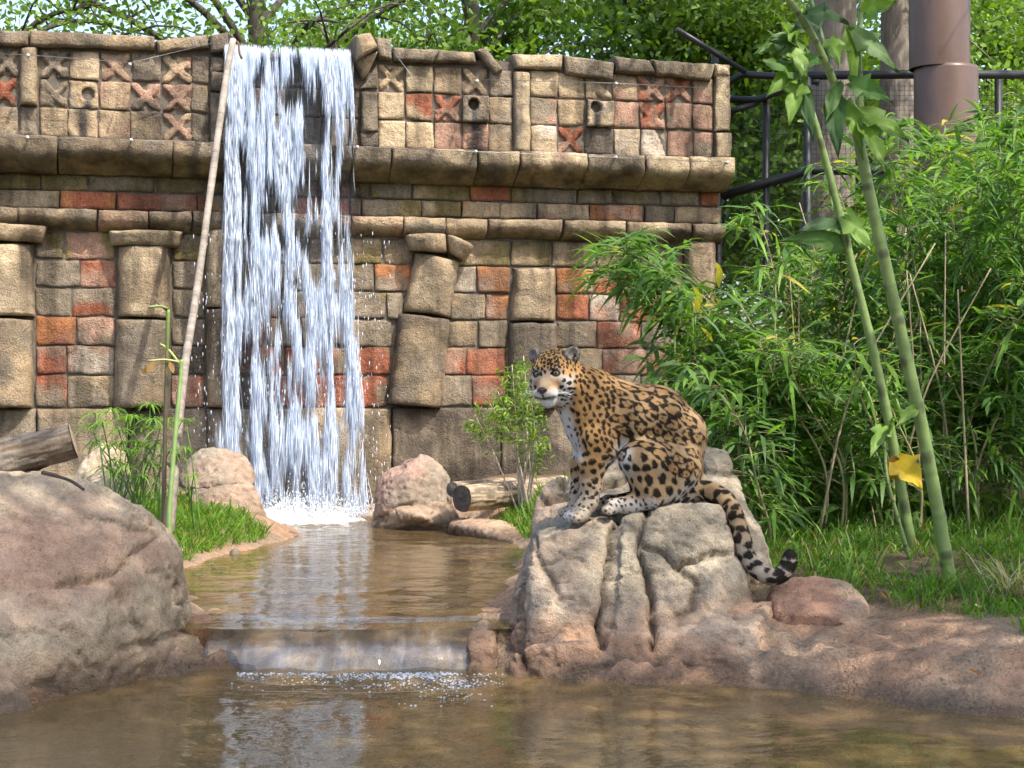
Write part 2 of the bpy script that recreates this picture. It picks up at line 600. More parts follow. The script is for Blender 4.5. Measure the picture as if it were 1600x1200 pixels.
# ================================================================== GROUND
SHORE = [(-9.0, 6.0), (-3.2, 6.4), (-2.25, 6.75), (-2.05, 6.94), (-1.89, 7.3), (-1.55, 7.75), (-1.30, 7.96), (-.9, 8.02), (-.3, 8.02), (-.06, 7.9),
         (.30, 7.66), (.56, 7.57), (1.10, 7.45), (1.47, 7.23), (1.66, 6.95), (2.02, 6.84), (2.6, 6.6), (3.4, 6.2), (6.0, 5.6), (9.0, 5.0), (9.0, 1.2), (-9.0, 1.2)]
UPPER = [(-1.32, 8.0), (-1.50, 8.5), (-1.70, 9.06), (-1.95, 10.0), (-2.02, 10.8), (-1.97, 11.3), (-1.73, 12.3), (-1.58, 13.0), (-1.72, 13.6), (-2.0, 14.2), (-2.3, 14.75),
         (-1.0, 15.05), (-.64, 14.3), (-.25, 13.5), (.02, 12.6), (.08, 11.6), (.02, 10.3), (-.13, 8.7), (-.22, 7.9)]

def ground_z(x, y):
    x = np.asarray(x, float); y = np.asarray(y, float)
    p3 = np.stack([x, y, np.zeros_like(x)], -1)
    n_big = fbm(p3 * .9, 3, 3) - .5
    n_med = fbm(p3 * 4.2, 3, 9) - .5
    n_fin = fbm(p3 * 14., 3, 21) - .5
    right = sstep(.2, 1.3, x)
    mid = sstep(-.6, .1, x) * sstep(11.0, 13.0, y)
    base = .28 + .04 * np.clip(y - 8.5, 0, 6) * .6 + n_big * .10
    base = base + right * (-.05 + .078 * np.clip(y - 7.4, 0, 3)) + mid * .10 * (1 - right)
    base = base * (1 - sstep(16, 26, y)) + .4 * sstep(16, 26, y)
    sl = poly_sd(x, y, SHORE)
    su = poly_sd(x, y, UPPER)
    pl = np.where(sl < 0, np.maximum(sl * .55, -.42), np.minimum(sl * .36 + .03 * sstep(0, .10, sl), 2.0))
    n_lmp = fbm(p3 * 7.5, 3, 57) - .5
    pl = pl + (n_med * .17 + n_lmp * .14 + n_fin * .08) * np.exp(-((sl - .32) / .42) ** 2)
    pu = .17 + np.where(su < 0, np.maximum(su * .5, -.2), np.minimum(su * .55, 2.0))
    pu = pu + (n_med * .07 + n_fin * .02) * np.exp(-(su / .35) ** 2)
    k = .09
    z = smin(smin(base, pl, k), pu, k)
    z = z + n_fin * .012 - .05 * np.exp(-((x - 1.45) / .45) ** 2 - ((y - 8.0) / .28) ** 2)
    return z, sl, su

def axis(segs):
    out = []
    for a, b, st in segs:
        out.append(np.arange(a, b, st))
    out.append(np.array([segs[-1][1]]))
    return np.concatenate(out)

gx = axis([(-600, -100, 100), (-100, -20, 10), (-20, -5, 1.5), (-5, -2.6, .12), (-2.6, 3.2, .032), (3.2, 6, .14), (6, 20, 1.4), (20, 100, 10), (100, 600, 100)])
gy = axis([(-60, 0, 10), (0, 5.4, .6), (5.4, 10.4, .034), (10.4, 15.6, .06), (15.6, 20, .4), (20, 60, 4), (60, 200, 20), (200, 1200, 100)])
GX, GY = np.meshgrid(gx, gy, indexing='ij')
GZ, GSL, GSU = ground_z(GX, GY)
GV = np.stack([GX, GY, GZ], -1).reshape(-1, 3)
nX, nY = len(gx), len(gy)
ii = (np.arange(nX - 1)[:, None] * nY + np.arange(nY - 1)[None, :]).ravel()
GF = np.stack([ii, ii + nY, ii + nY + 1, ii + 1], 1)
slf, suf = GSL.ravel(), GSU.ravel()
nb = fbm(GV * np.array([1.7, 1.7, 0]), 4, 31)
soil = np.array([.115, .085, .05]); gunite = np.array([.47, .29, .185]); gun2 = np.array([.41, .295, .205]); bed = np.array([.30, .205, .105])
near = np.exp(-(np.clip(np.minimum(slf - 0, suf), 0, 9) / .9) ** 4)
gc = mixc(np.broadcast_to(soil, GV.shape), mixc(gunite, gun2, sstep(.42, .6, nb)), near)
gc = mixc(gc, bed * (0.7 + .6 * nb[:, None]), sstep(.02, -.12, np.minimum(slf, suf)))
ground = mk("ground", GV, GF, M['ground'], None, gc, True)
tag(ground, kind="structure", label="reddish brown earth and sculpted bank around the two pools")

# ================================================================== WATER
def sheet(x0, x1, y0, y1, z, nx_, ny_, amp, seed):
    xs = np.linspace(x0, x1, nx_); ys = np.linspace(y0, y1, ny_)
    X, Y = np.meshgrid(xs, ys, indexing='ij')
    Z = z + amp * (fbm(np.stack([X * 3.2, Y * 3.2, X * 0 + seed], -1), 3, 5) - .5)
    V = np.stack([X, Y, Z], -1).reshape(-1, 3)
    i = (np.arange(nx_ - 1)[:, None] * ny_ + np.arange(ny_ - 1)[None, :]).ravel()
    return V, np.stack([i, i + ny_, i + ny_ + 1, i + 1], 1)

V, F = sheet(-8.5, 8.5, 1.6, 8.02, 0.0, 190, 110, .012, 2.)
# rings and chop where the weir spills in
dd = np.hypot((V[:, 0] + .72) * .55, V[:, 1] - 7.85)
V[:, 2] += .012 * np.exp(-(dd / .5) ** 2) * np.sin(dd * 38) + .02 * np.exp(-(dd / .28) ** 2) * (fbm(V * np.array([14, 22, 0]), 3, 8) - .5)
lower_water = mk("lower_pool_water", V, F, M['pool_low'], None, None, True)
tag(lower_water, kind="structure", label="shallow brown water of the lower pool")
V, F = sheet(-2.75, .55, 8.05, 15.12, 0.17, 110, 190, .010, 4.)
dd = np.hypot((V[:, 0] + 1.75) * .7, V[:, 1] - 14.3)
V[:, 2] += .02 * np.exp(-(dd / .7) ** 2) * (fbm(V * np.array([9, 12, 0]), 3, 8) - .5) * 2
upper_water = mk("upper_pool_water", V, F, M['pool_up'], None, None, True)
tag(upper_water, kind="structure", label="rippled brown water of the upper pool below the waterfall")

# ================================================================== WALL
WL = np.array([-800 * 14.5 / FPX, 14.5, 0.0]); WR = np.array([340 * 16.0 / FPX, 16.0, 0.0])
UV = nrm(WR - WL); WN = np.array([UV[1], -UV[0], 0.0])     # along the wall, out of the wall

def u_of(px, w=0.0):
    o = WL + WN * w
    r = np.array([(px - 800.0) / FPX, 1.0])
    A = np.array([[r[0], -UV[0]], [r[1], -UV[1]]])
    s = np.linalg.solve(A, o[:2])
    return float(s[1])

def z_of(yl, w=0.0):
    d = 14.5 + WN[1] * w
    return EYE + (600.0 - yl) * d / FPX

def Wp(u, z, w):
    u, z, w = np.broadcast_arrays(np.asarray(u, float), np.asarray(z, float), np.asarray(w, float))
    p = WL + u[..., None] * UV + w[..., None] * WN
    p = p.copy(); p[..., 2] = z
    return p

wall = empty("temple_wall", Wp(3.2, .35, 0), "weathered stone temple wall with carved cross tiles, columns and red blocks behind the waterfall", "wall")
def zone_w(px_u):  # helper for nothing but clarity
    return px_u

def core_box(u0, u1, z0, z1, w0, w1):
    V, F = box(0, 1, 0, 1, 0, 1)
    P3 = Wp(u0 + (u1 - u0) * V[:, 0], z0 + (z1 - z0) * V[:, 2], w0 + (w1 - w0) * V[:, 1])
    return P3, F[:, ::-1]

FRZ = .13      # how far the frieze stands out from the column field
ac = Acc()
cdark = np.array([.15, .125, .098])
uL, uE = -1.6, u_of(1117, 0)
zt, zf = z_of(62), z_of(226)
u1, u2 = u_of(353, FRZ), u_of(547, FRZ)
ac.add(*core_box(uL, uE, .1, zf, -.75, 0), cdark)
ac.add(*core_box(uL, u1, zf, zt, -.75, FRZ), cdark)
ac.add(*core_box(u1, u2, zf, z_of(76), -.75, FRZ - .02), cdark)
ac.add(*core_box(u2, u_of(1132, FRZ), zf, z_of(66), -.75, FRZ), cdark)
ac.build("mortar_core", M['core'], wall, False)

TAN = np.array([.36, .285, .195]); SAND = np.array([.43, .355, .25]); GREY = np.array([.25, .215, .17]); DARK = np.array([.125, .108, .09])
RED = np.array([.34, .125, .075]); ORG = np.array([.43, .19, .085]); PINK = np.array([.38, .245, .19]); PALE = np.array([.44, .39, .34]); OLIVE = np.array([.20, .165, .075])
TAN, SAND, GREY, DARK, RED, ORG, PINK, PALE, OLIVE = [c_ * np.array([1.27, 1.20, 1.10]) for c_ in (TAN, SAND, GREY, DARK, RED, ORG, PINK, PALE, OLIVE)]
PAL = {'t': TAN, 's': SAND, 'g': GREY, 'd': DARK, 'r': RED, 'o': ORG, 'p': PINK, 'w': PALE, 'v': OLIVE}
bn = [0]

def coords(length, step, edge=(.010, .026)):
    n = max(2, int(round((length - 2 * edge[1]) / step)))
    inner = np.linspace(edge[1], max(length - edge[1], edge[1] + 1e-3), n + 1)
    return np.concatenate([[0, edge[0]], inner, [length - edge[0], length]]) / length

def piece(name, quad, base_w, proud=.026, cols='t', relief=None, step=.036, back=.06, rnd=.010, jit=.007, cfun=None, gap=.0032, rough=.015):
    """one stone: quad = TL, TR, BR, BL in wall (u, z); its face is a relief grid and it has real sides"""
    bn[0] += 1
    sd = bn[0]
    rg = np.random.default_rng(sd * 7 + 3)
    q = np.array(quad, float) + rg.uniform(-jit, jit, (4, 2))
    c = q.mean(0)
    du = max(.02, .5 * (np.linalg.norm(q[1] - q[0]) + np.linalg.norm(q[2] - q[3])))
    dz = max(.02, .5 * (np.linalg.norm(q[3] - q[0]) + np.linalg.norm(q[2] - q[1])))
    sg = np.array([[1, -1], [-1, -1], [-1, 1], [1, 1]]) * gap
    q = q + sg
    S = coords(du, step, (min(.010, du * .1), min(.026, du * .22))); T = coords(dz, step, (min(.010, dz * .1), min(.026, dz * .22)))
    s, t = np.meshgrid(S, T, indexing='ij')
    # wavering outline
    p = (q[0] * ((1 - s) * (1 - t))[..., None] + q[1] * (s * (1 - t))[..., None] + q[2] * (s * t)[..., None] + q[3] * ((1 - s) * t)[..., None])
    wob = np.stack([fbm(np.stack([p[..., 0] * 9, p[..., 1] * 9, p[..., 0] * 0 + sd], -1), 2, 1), fbm(np.stack([p[..., 0] * 9, p[..., 1] * 9, p[..., 0] * 0 + sd + 40], -1), 2, 2)], -1) - .5
    p = p + wob * .014
    e = np.minimum(np.minimum(s, 1 - s) * du, np.minimum(t, 1 - t) * dz)
    corner = np.minimum(s, 1 - s) * du + np.minimum(t, 1 - t) * dz
    h = np.full(s.shape, proud)
    if relief is not None:
        h = h + relief(s, t, du, dz)
    rr = rnd
    k = np.clip(1 - e / rr, 0, 1)
    h = h - rr * (1 - np.sqrt(np.maximum(0, 1 - k * k))) - .008 * np.clip(1 - corner / .04, 0, 1)
    p3 = np.stack([p[..., 0] * 11, p[..., 1] * 11, np.full(s.shape, sd * 3.7)], -1)
    h = h + rough * 2 * (fbm(p3, 3, 4) - .5) + .012 * (fbm(p3 * .25, 2, 14) - .5) + (rg.uniform(-.008, .008) if jit > 0 else 0)
    chip = sstep(.56, .70, fbm(np.stack([p[..., 0] * 16, p[..., 1] * 16, np.full(s.shape, sd * 2.1)], -1), 2, 17)) * np.clip(1 - e / .035, 0, 1)
    h = h - .016 * chip
    front = Wp(p[..., 0], p[..., 1], base_w + h)
    n_s, n_t = s.shape
    Vf = front.reshape(-1, 3)
    ring = [(i, 0) for i in range(n_s)] + [(n_s - 1, j) for j in range(1, n_t)] + [(i, n_t - 1) for i in range(n_s - 2, -1, -1)] + [(0, j) for j in range(n_t - 2, 0, -1)]
    ri = np.array([i * n_t + j for i, j in ring])
    bp = Wp(p.reshape(-1, 2)[ri, 0], p.reshape(-1, 2)[ri, 1], base_w - back)
    i0 = (np.arange(n_s - 1)[:, None] * n_t + np.arange(n_t - 1)[None, :]).ravel()
    FQ = np.stack([i0, i0 + 1, i0 + n_t + 1, i0 + n_t], 1)
    m = len(ri); nb_ = len(Vf)
    k0 = np.arange(m); k1 = (k0 + 1) % m
    FS = np.stack([nb_ + k0, nb_ + k1, nb_ + m + k1, nb_ + m + k0], 1)      # sides have their own vertices: a crisp arris
    Vall = np.vstack([Vf, Vf[ri], bp])
    # colours: two tones of the stone mixed by a broad mottling, plus its own marks
    ca = PAL[cols[0]] * rg.uniform(.85, 1.12)
    cb = PAL[cols[1] if len(cols) > 1 else cols[0]] * rg.uniform(.85, 1.12)
    cc = fbm(np.stack([p[..., 0] * 4.2, p[..., 1] * 4.2, np.full(s.shape, sd * 1.3)], -1), 3, 6)
    C = mixc(np.broadcast_to(ca, s.shape + (3,)), cb, sstep(.42, .60, cc))
    gr = fbm(np.stack([p[..., 0] * 1.5, p[..., 1] * 1.9, s * 0 + 2], -1), 4, 66)
    C = mixc(C, DARK * .8, sstep(.55, .70, gr) * .45)      # broad black weathering that runs across stones
    C = mixc(C, DARK * .75, .55 * np.clip(1 - e / .016, 0, 1) * sstep(.35, .6, fbm(p3 * .6, 2, 33)))   # grime in the joints
    if cfun is not None:
        C = cfun(C, s, t, p)
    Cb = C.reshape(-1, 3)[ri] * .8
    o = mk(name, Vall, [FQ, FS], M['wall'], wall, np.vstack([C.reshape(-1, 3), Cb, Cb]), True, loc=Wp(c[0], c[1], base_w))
    return o

def quad_px(x0, x1, ya, yb, w):
    a, b = u_of(x0, w), u_of(x1, w)
    zt_, zb_ = z_of(ya, w), z_of(yb, w)
    return [(a, zt_), (b, zt_), (b, zb_), (a, zb_)]

def poly_px(pts, w):
    """4 photograph points (real pixel heights) on the wall"""
    out = []
    for px, py in pts:
        u = u_of(px, w)
        d = (WL + UV * u + WN * w)[1]
        out.append((u, EYE + (600.0 - py) * d / FPX))
    return out

def x_relief(arm=.135, depth=.032, cut=None):
    def f(s, t, du, dz):
        g_ = np.random.default_rng(bn[0] * 5 + 1)
        s = s + g_.uniform(-.05, .05); t = t + g_.uniform(-.05, .05)
        a = np.minimum(np.abs(s - t), np.abs(s - (1 - t))) * .707 + .05 * (fbm(np.stack([s * 7, t * 7, s * 0 + bn[0]], -1), 2, 3) - .5)
        worn = sstep(.25, .5, fbm(np.stack([s * 3, t * 3, s * 0 + bn[0] * 3.3], -1), 2, 8))
        arm_ = arm * g_.uniform(.85, 1.15)
        r = depth * (.35 + .65 * worn) * (sstep(arm_ - .014, arm_ + .014, a))
        r = r * (1 - sstep(.5, .47, np.maximum(abs(s - .5), abs(t - .5))) * 0)
        if cut is not None:
            r = r * cut(s, t)
        return -r
    return f

def hole_relief(cx, cz, rad=.042):
    def f(s, t, du, dz):
        d = np.hypot((s - cx) * du, (t - cz) * dz)
        return -.20 * sstep(rad + .012, rad - .012, d)
    return f

def stain_hole(cx, cz):
    def f(C, s, t, p):
        m = sstep(.16, .05, np.abs(s - cx)) * sstep(cz - .1, cz + .05, t)
        C = mixc(C, np.array([.06, .075, .08]), m * .85)
        return mixc(C, np.array([.006, .006, .006]), sstep(.21, .17, np.hypot(s - cx, (t - cz) * 1.0)))
    return f

def stain_below(cx=.5, wd=.32):
    def f(C, s, t, p):
        n = fbm(np.stack([p[..., 0] * 12, p[..., 1] * 5, s * 0], -1), 3, 44)
        return mixc(C, np.array([.03, .03, .03]), sstep(wd, wd * .4, np.abs(s - cx) + (n - .5) * .35) * .9)
    return f

# ---- frieze tiles: (x0, x1, colours, kind)
R1, R2, R3 = (75, 119.5), (120.5, 165.5), (166.5, 213.5)
fr1 = [(-60, -12, 'tg', ''), (-10, 30, 'tg', 'X'), (62, 108, 'gd', 'X'), (109, 155, 'ts', ''), (156, 204, 'tp', 'X'), (205, 251, 'dg', ''), (253, 299, 'tp', 'X'), (300, 327, 'gd', '')]
fr2 = [(-60, -12, 'tp', ''), (-10, 28, 'pr', 'X'), (62, 106, 'tg', 'V'), (107, 154, 'tg', 'H'), (155, 203, 'tp', ''), (204, 252, 'dp', 'X'), (254, 299, 'pt', 'X'), (300, 326, 'gt', '')]
fr3 = [(-60, -12, 'g', ''), (-10, 28, 'gt', ''), (62, 105, 'ts', ''), (106, 153, 'ts', 'S'), (154, 203, 'tp', ''), (204, 252, 'td', ''), (254, 299, 'pt', 'X'), (300, 327, 'dg', '')]
fr1 += [(353, 400, 'gd', ''), (401, 450, 'gd', ''), (451, 500, 'gd', ''), (501, 546, 'gd', ''), (591, 632, 'ts', 'X'), (633, 676, 'st', ''), (677, 721, 'tp', ''), (722, 762, 'pt', 'X'), (763, 800, 'gd', ''), (828, 870, 'st', ''), (871, 912, 'st', ''), (914, 955, 'st', 'V'), (956, 995, 'pt', ''), (996, 1038, 'pr', 'X'), (1039, 1080, 'pr', 'X'), (1081, 1112, 'pt', '')]
fr2 += [(353, 398, 'gd', ''), (399, 450, 'gp', ''), (451, 500, 'gd', ''), (501, 545, 'dg', ''), (547, 560, 'd', ''), (591, 632, 'st', ''), (633, 676, 'tr', ''), (677, 720, 'pr', 'X'), (721, 762, 'pg', 'H2'), (763, 802, 'gt', ''), (828, 870, 'gp', ''), (871, 912, 'st', ''), (914, 956, 'sw', 'H3'), (957, 997, 'gp', ''), (998, 1039, 'pr', 'V2'), (1040, 1080, 'pg', ''), (1081, 1113, 'pt', '')]
fr3 += [(353, 399, 'gd', ''), (400, 451, 'pg', ''), (452, 500, 'gd', ''), (501, 545, 'dg', ''), (547, 560, 'd', ''), (562, 589, 'dg', ''), (591, 632, 's', ''), (633, 677, 'ts', ''), (678, 721, 'tp', ''), (722, 762, 'ps', 'S'), (763, 802, 'gt', ''), (828, 870, 'sw', ''), (871, 911, 'rp', 'X'), (913, 958, 'd', ''), (959, 999, 'sw', ''), (1000, 1040, 'sw', 'B'), (1042, 1081, 'pg', ''), (1082, 1113, 'gp', '')]
for (ya, yb), row in ((R1, fr1), (R2, fr2), (R3, fr3)):
    for x0, x1, cs, kind in row:
        rel = None; cf = None; st = .036; pr = .028
        if kind == 'X': rel = x_relief(); st = .0125
        elif kind == 'V': rel = x_relief(cut=lambda s, t: sstep(.35, .6, s + (1 - t) * .4)); st = .0165
        elif kind == 'V2': rel = x_relief(cut=lambda s, t: sstep(.9, .6, t)); st = .0165
        elif kind == 'H': rel = hole_relief(.66, .48); cf = stain_hole(.66, .48); st = .016
        elif kind == 'H2': rel = hole_relief(.42, .34); cf = stain_hole(.42, .34); st = .016; pr = .075
        elif kind == 'H3': rel = hole_relief(.35, .25); cf = stain_hole(.35, .25); st = .016; pr = .07
        elif kind == 'S': cf = stain_below(.55)
        elif kind == 'B': rel = (lambda s, t, du, dz: -.035 * sstep(.0, .06, s - .55 - t * .4)); st = .02
        piece("carved_tile" if kind[:1] in 'XV' and kind else ("spout_tile" if kind[:1] == 'H' else "tile"), quad_px(x0, x1, ya, yb, FRZ), FRZ, pr, cs, rel, st, cfun=cf, rnd=.008)

def bulge(amt):
    return lambda s, t, du, dz: amt * np.sqrt(np.maximum(0, 1 - (2 * s - 1) ** 2))

# little pilasters in the frieze
piece("pilaster", quad_px(31, 60, 73, 163, FRZ), FRZ, .06, 'ts', bulge(.05), .03, rnd=.03)
piece("block", quad_px(31, 60, 166, 213, FRZ), FRZ, .03, 'dg')
piece("pilaster", quad_px(801, 827, 79, 212, FRZ), FRZ, .06, 'sg', bulge(.04), .03)
piece("pilaster", quad_px(562, 590, 122, 188, FRZ), FRZ, .07, 'dg', bulge(.03), .03)
piece("block", quad_px(562, 590, 188, 213, FRZ), FRZ, .06, 'dg')
piece("pilaster", quad_px(1114, 1138, 50, 167, FRZ), FRZ, .08, 's', None, .04)
piece("block", quad_px(1114, 1139, 168, 213, FRZ), FRZ, .08, 'st', None, .04)
for yy, cs in (((100, 132), 'dg'), ((133, 213), 'gd')):
    piece("block", quad_px(328, 353, yy[0], yy[1], FRZ), FRZ, .07, cs)
piece("block", quad_px(328, 353, 76, 99, FRZ), FRZ, .05, 'd')

# coping
def cope(pts, cs, w=FRZ, pr=.10, back=.62, **kw):
    piece("coping_stone", poly_px(pts, w), w, pr, cs, None, .05, back=back, rnd=.035, rough=.022, **kw)
cope([(-60, 46), (45, 51), (45, 75), (-60, 72)], 'gt')
cope([(47, 48), (241, 58), (241, 80), (47, 75)], 'gt')
cope([(244, 66), (322, 55), (326, 76), (247, 86)], 'gt')
cope([(326, 58), (357, 54), (357, 84), (328, 84)], 'gd', pr=.13)
cope([(586, 61), (611, 63), (612, 96), (588, 94)], 'gt')
cope([(612, 76), (684, 79), (675, 102), (613, 98)], 'gs')
cope([(685, 78), (738, 82), (742, 103), (676, 101)], 'gs')
cope([(740, 82), (757, 78), (784, 112), (772, 120)], 'gd')
cope([(799, 86), (876, 88), (877, 112), (800, 108)], 'gs')
cope([(878, 89), (956, 98), (952, 129), (879, 116)], 'sg')
cope([(957, 91), (1012, 96), (1021, 119), (957, 117)], 'sg')
cope([(1013, 95), (1115, 103), (1108, 128), (1022, 120)], 'gs')
cope([(1114, 101), (1134, 106), (1136, 122), (1114, 120)], 's')
# broken rock standing at the right side of the waterfall lip
piece("broken_stone", poly_px([(549, 62), (575, 56), (588, 82), (552, 102)], FRZ), FRZ, .24, 'ts', lambda s, t, du, dz: .05 * (1 - 2 * np.abs(s - .45)), .04, back=.5, rnd=.05, rough=.03)
piece("broken_stone", poly_px([(551, 98), (588, 84), (572, 122), (563, 128)], FRZ), FRZ, .16, 'gt', lambda s, t, du, dz: -.08 * t, .04, back=.1, rnd=.04, rough=.03)
piece("block", poly_px([(547, 128), (563, 130), (561, 142), (547, 140)], FRZ), FRZ, .04, 'd')
piece("block", poly_px([(573, 126), (590, 100), (590, 140), (562, 141)], FRZ), FRZ, .04, 'dg')
# lip of the waterfall
piece("lip_stone", quad_px(354, 450, 66, 76, FRZ), FRZ, .14, 'gd', None, .05, back=.6)
piece("lip_stone", quad_px(451, 547, 66, 76, FRZ), FRZ, .14, 'gd', None, .05, back=.6)

# upper ledge: flat front, then a chamfered underside going back in
def ledge_rel(depth, knee):
    def f(s, t, du, dz):
        n = fbm(np.stack([s * du * 5, t * 0, s * 0 + du * 7], -1), 3, 3) - .5
        return -depth * np.clip((t - knee - n * .35) / (1 - knee), 0, 1) - .02 * sstep(.12, 0, np.abs(t - knee - n * .35))
    return f
def bounce_tint(knee):
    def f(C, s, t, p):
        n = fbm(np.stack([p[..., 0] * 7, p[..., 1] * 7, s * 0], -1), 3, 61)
        C = mixc(C, OLIVE * (.6 + .8 * n[..., None]), sstep(knee - .12, knee + .15, t + (n - .5) * .2) * .8)  # olive bounce light on the underside, painted into the stone colour
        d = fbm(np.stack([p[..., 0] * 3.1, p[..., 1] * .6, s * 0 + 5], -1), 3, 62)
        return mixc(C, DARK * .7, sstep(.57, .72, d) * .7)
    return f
LW = .16
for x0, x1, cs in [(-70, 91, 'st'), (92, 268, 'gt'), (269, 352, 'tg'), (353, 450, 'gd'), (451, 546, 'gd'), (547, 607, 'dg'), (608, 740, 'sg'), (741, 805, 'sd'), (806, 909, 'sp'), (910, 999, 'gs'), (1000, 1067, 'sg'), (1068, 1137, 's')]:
    piece("ledge_stone", quad_px(x0, x1, 215, 268, LW), LW, .20, cs, ledge_rel(.26, .5), .04, cfun=bounce_tint(.5), rnd=.014, rough=.022, back=.15, gap=.003)

# two brick courses
CA = [(-60, 63, 'v'), (64, 137, 'v'), (138, 242, 'vg'), (243, 320, 'v'), (321, 362, 'vd'), (363, 440, 'gd'), (441, 545, 'rg'), (546, 577, 'dv'), (578, 643, 'vg'), (644, 734, 'vt'), (735, 797, 'ro'), (798, 900, 'vg'), (901, 956, 'vg'), (957, 1031, 'gv'), (1032, 1091, 'gv'), (1092, 1123, 'or')]
CB = [(-60, 93, 'ts'), (94, 181, 'or'), (182, 308, 'rp'), (309, 362, 'og'), (363, 430, 'g'), (431, 545, 'rg'), (546, 563, 'g'), (564, 657, 'vg'), (658, 720, 'tv'), (721, 779, 'ot'), (780, 837, 'gt'), (838, 919, 'sp'), (920, 1003, 'op'), (1004, 1051, 'wg'), (1052, 1124, 't')]
for row, (ya, yb), w, pr in ((CA, (269, 296), 0.0, .05), (CB, (297, 325), 0.0, .075)):
    for x0, x1, cs in row:
        piece("brick", quad_px(x0, x1, ya, yb, w), w, pr - .022, cs, None, .036, rnd=.008)
# lower ledge
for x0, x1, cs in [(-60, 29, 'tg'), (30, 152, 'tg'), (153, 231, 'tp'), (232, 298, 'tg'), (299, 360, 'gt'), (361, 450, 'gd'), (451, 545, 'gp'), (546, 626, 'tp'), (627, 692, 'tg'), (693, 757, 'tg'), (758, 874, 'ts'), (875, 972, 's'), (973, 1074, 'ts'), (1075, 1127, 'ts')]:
    piece("ledge_stone", quad_px(x0, x1, 326, 358 + (3 if x0 % 2 else 0), .02), .02, .15, cs, ledge_rel(.15, .55), .035, cfun=bounce_tint(.75), rnd=.014, rough=.022, gap=.003)

# column field
ROWS = [(360, 403), (404, 448), (449, 493.5), (494, 539.5), (540, 585.5), (586, 637)]
FLD = [
 [(56, 100, 'gv'), (101, 181, 'vp'), (270, 320, 'gv'), (363, 410, 'g'), (411, 480, 'dg'), (481, 546, 'g'), (547, 597, 'vt'), (598, 645, 'gt'), (700, 797, 'vt'), (798, 861, 'tv'), (862, 931, 'tv'), (932, 1000, 'tv'), (1001, 1066, 'gv')],
 [(56, 125, 'g'), (126, 181, 'rp'), (270, 320, 'g'), (363, 400, 'rg'), (401, 462, 'gd'), (463, 546, 'g'), (547, 584, 'gv'), (585, 640, 'og'), (708, 744, 'wg'), (745, 795, 'op'), (868, 926, 'ot'), (927, 985, 'rp'), (986, 1066, 'gp')],
 [(56, 112, 'gt'), (113, 181, 'rg'), (270, 320, 'gt'), (363, 440, 'rg'), (441, 500, 'dg'), (501, 546, 'gd'), (547, 603, 'gv'), (604, 630, 'g'), (703, 757, 'gt'), (758, 794, 'op'), (869, 919, 'ro'), (920, 968, 'wp'), (969, 1066, 'pr')],
 [(56, 119, 'or'), (120, 181, 'pg'), (269, 320, 'g'), (363, 415, 'r'), (416, 470, 'rg'), (471, 546, 'g'), (547, 613, 'gt'), (698, 746, 'gt'), (747, 792, 'gt'), (869, 931, 'gp'), (932, 1000, 'rp'), (1001, 1066, 'g')],
 [(56, 104, 'rp'), (105, 180, 'wp'), (269, 320, 'dg'), (363, 443, 'rg'), (444, 500, 'rg'), (501, 546, 'rg'), (547, 610, 'rg'), (694, 728, 'rp'), (729, 792, 'r'), (869, 940, 'gt'), (941, 1010, 'rp'), (1011, 1066, 'rg')],
 [(56, 105, 'rg'), (106, 179, 'tg'), (268, 320, 'rp'), (363, 420, 'gd'), (421, 490, 'rg'), (491, 546, 'rg'), (547, 605, 'rg'), (688, 736, 'g'), (737, 792, 'rp'), (869, 925, 'pg'), (926, 1000, 'pg'), (1001, 1066, 'g')],
]
for (ya, yb), row in zip(ROWS, FLD):
    for x0, x1, cs in row:
        piece("block", quad_px(x0, x1, ya, yb, 0), 0.0, .024, cs, None, .036, rnd=.008)
# course under the columns
for x0, x1, cs in [(-60, 57, 'g'), (58, 200, 'gt'), (201, 322, 'gd'), (323, 461, 'g'), (462, 611, 'gt'), (612, 781, 'dg'), (782, 922, 'gd'), (923, 1060, 'g'), (1061, 1122, 'gd')]:
    piece("base_block", quad_px(x0, x1, 639, 800, .03), .03, .05, cs, None, .06, rnd=.025, rough=.016)

def column(name_pts, label=None):
    pass
def half_col(upper, lower, capital=None, cs=('ts', 'tg'), amt=.17, cap_cs='ts'):
    c0 = Wp(*np.mean(poly_px(lower, 0), axis=0), 0.0)
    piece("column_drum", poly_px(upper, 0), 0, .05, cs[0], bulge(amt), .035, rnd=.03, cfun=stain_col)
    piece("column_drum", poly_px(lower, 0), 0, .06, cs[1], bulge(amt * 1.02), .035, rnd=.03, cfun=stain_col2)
    if capital:
        for cp in capital:
            piece("capital", poly_px(cp, 0), 0, .08, cap_cs, lambda s, t, du, dz: .20 * np.maximum(0, 1 - (2 * s - 1) ** 2) ** .35 - .05 * t, .03, rnd=.04, rough=.02)
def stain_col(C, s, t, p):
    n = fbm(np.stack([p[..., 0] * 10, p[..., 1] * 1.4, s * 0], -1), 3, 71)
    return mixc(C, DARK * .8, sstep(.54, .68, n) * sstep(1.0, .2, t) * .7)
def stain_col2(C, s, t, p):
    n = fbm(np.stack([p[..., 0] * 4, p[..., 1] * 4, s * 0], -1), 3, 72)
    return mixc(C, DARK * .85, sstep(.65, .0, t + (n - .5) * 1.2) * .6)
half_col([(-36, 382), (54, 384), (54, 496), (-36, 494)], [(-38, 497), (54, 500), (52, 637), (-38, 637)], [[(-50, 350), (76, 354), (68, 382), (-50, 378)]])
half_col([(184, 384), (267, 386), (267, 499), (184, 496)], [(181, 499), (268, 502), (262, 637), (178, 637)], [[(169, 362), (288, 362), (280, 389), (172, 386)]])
half_col([(321, 360), (362, 360), (362, 482), (321, 482)], [(321, 484), (363, 484), (363, 637), (321, 637)], amt=.10)
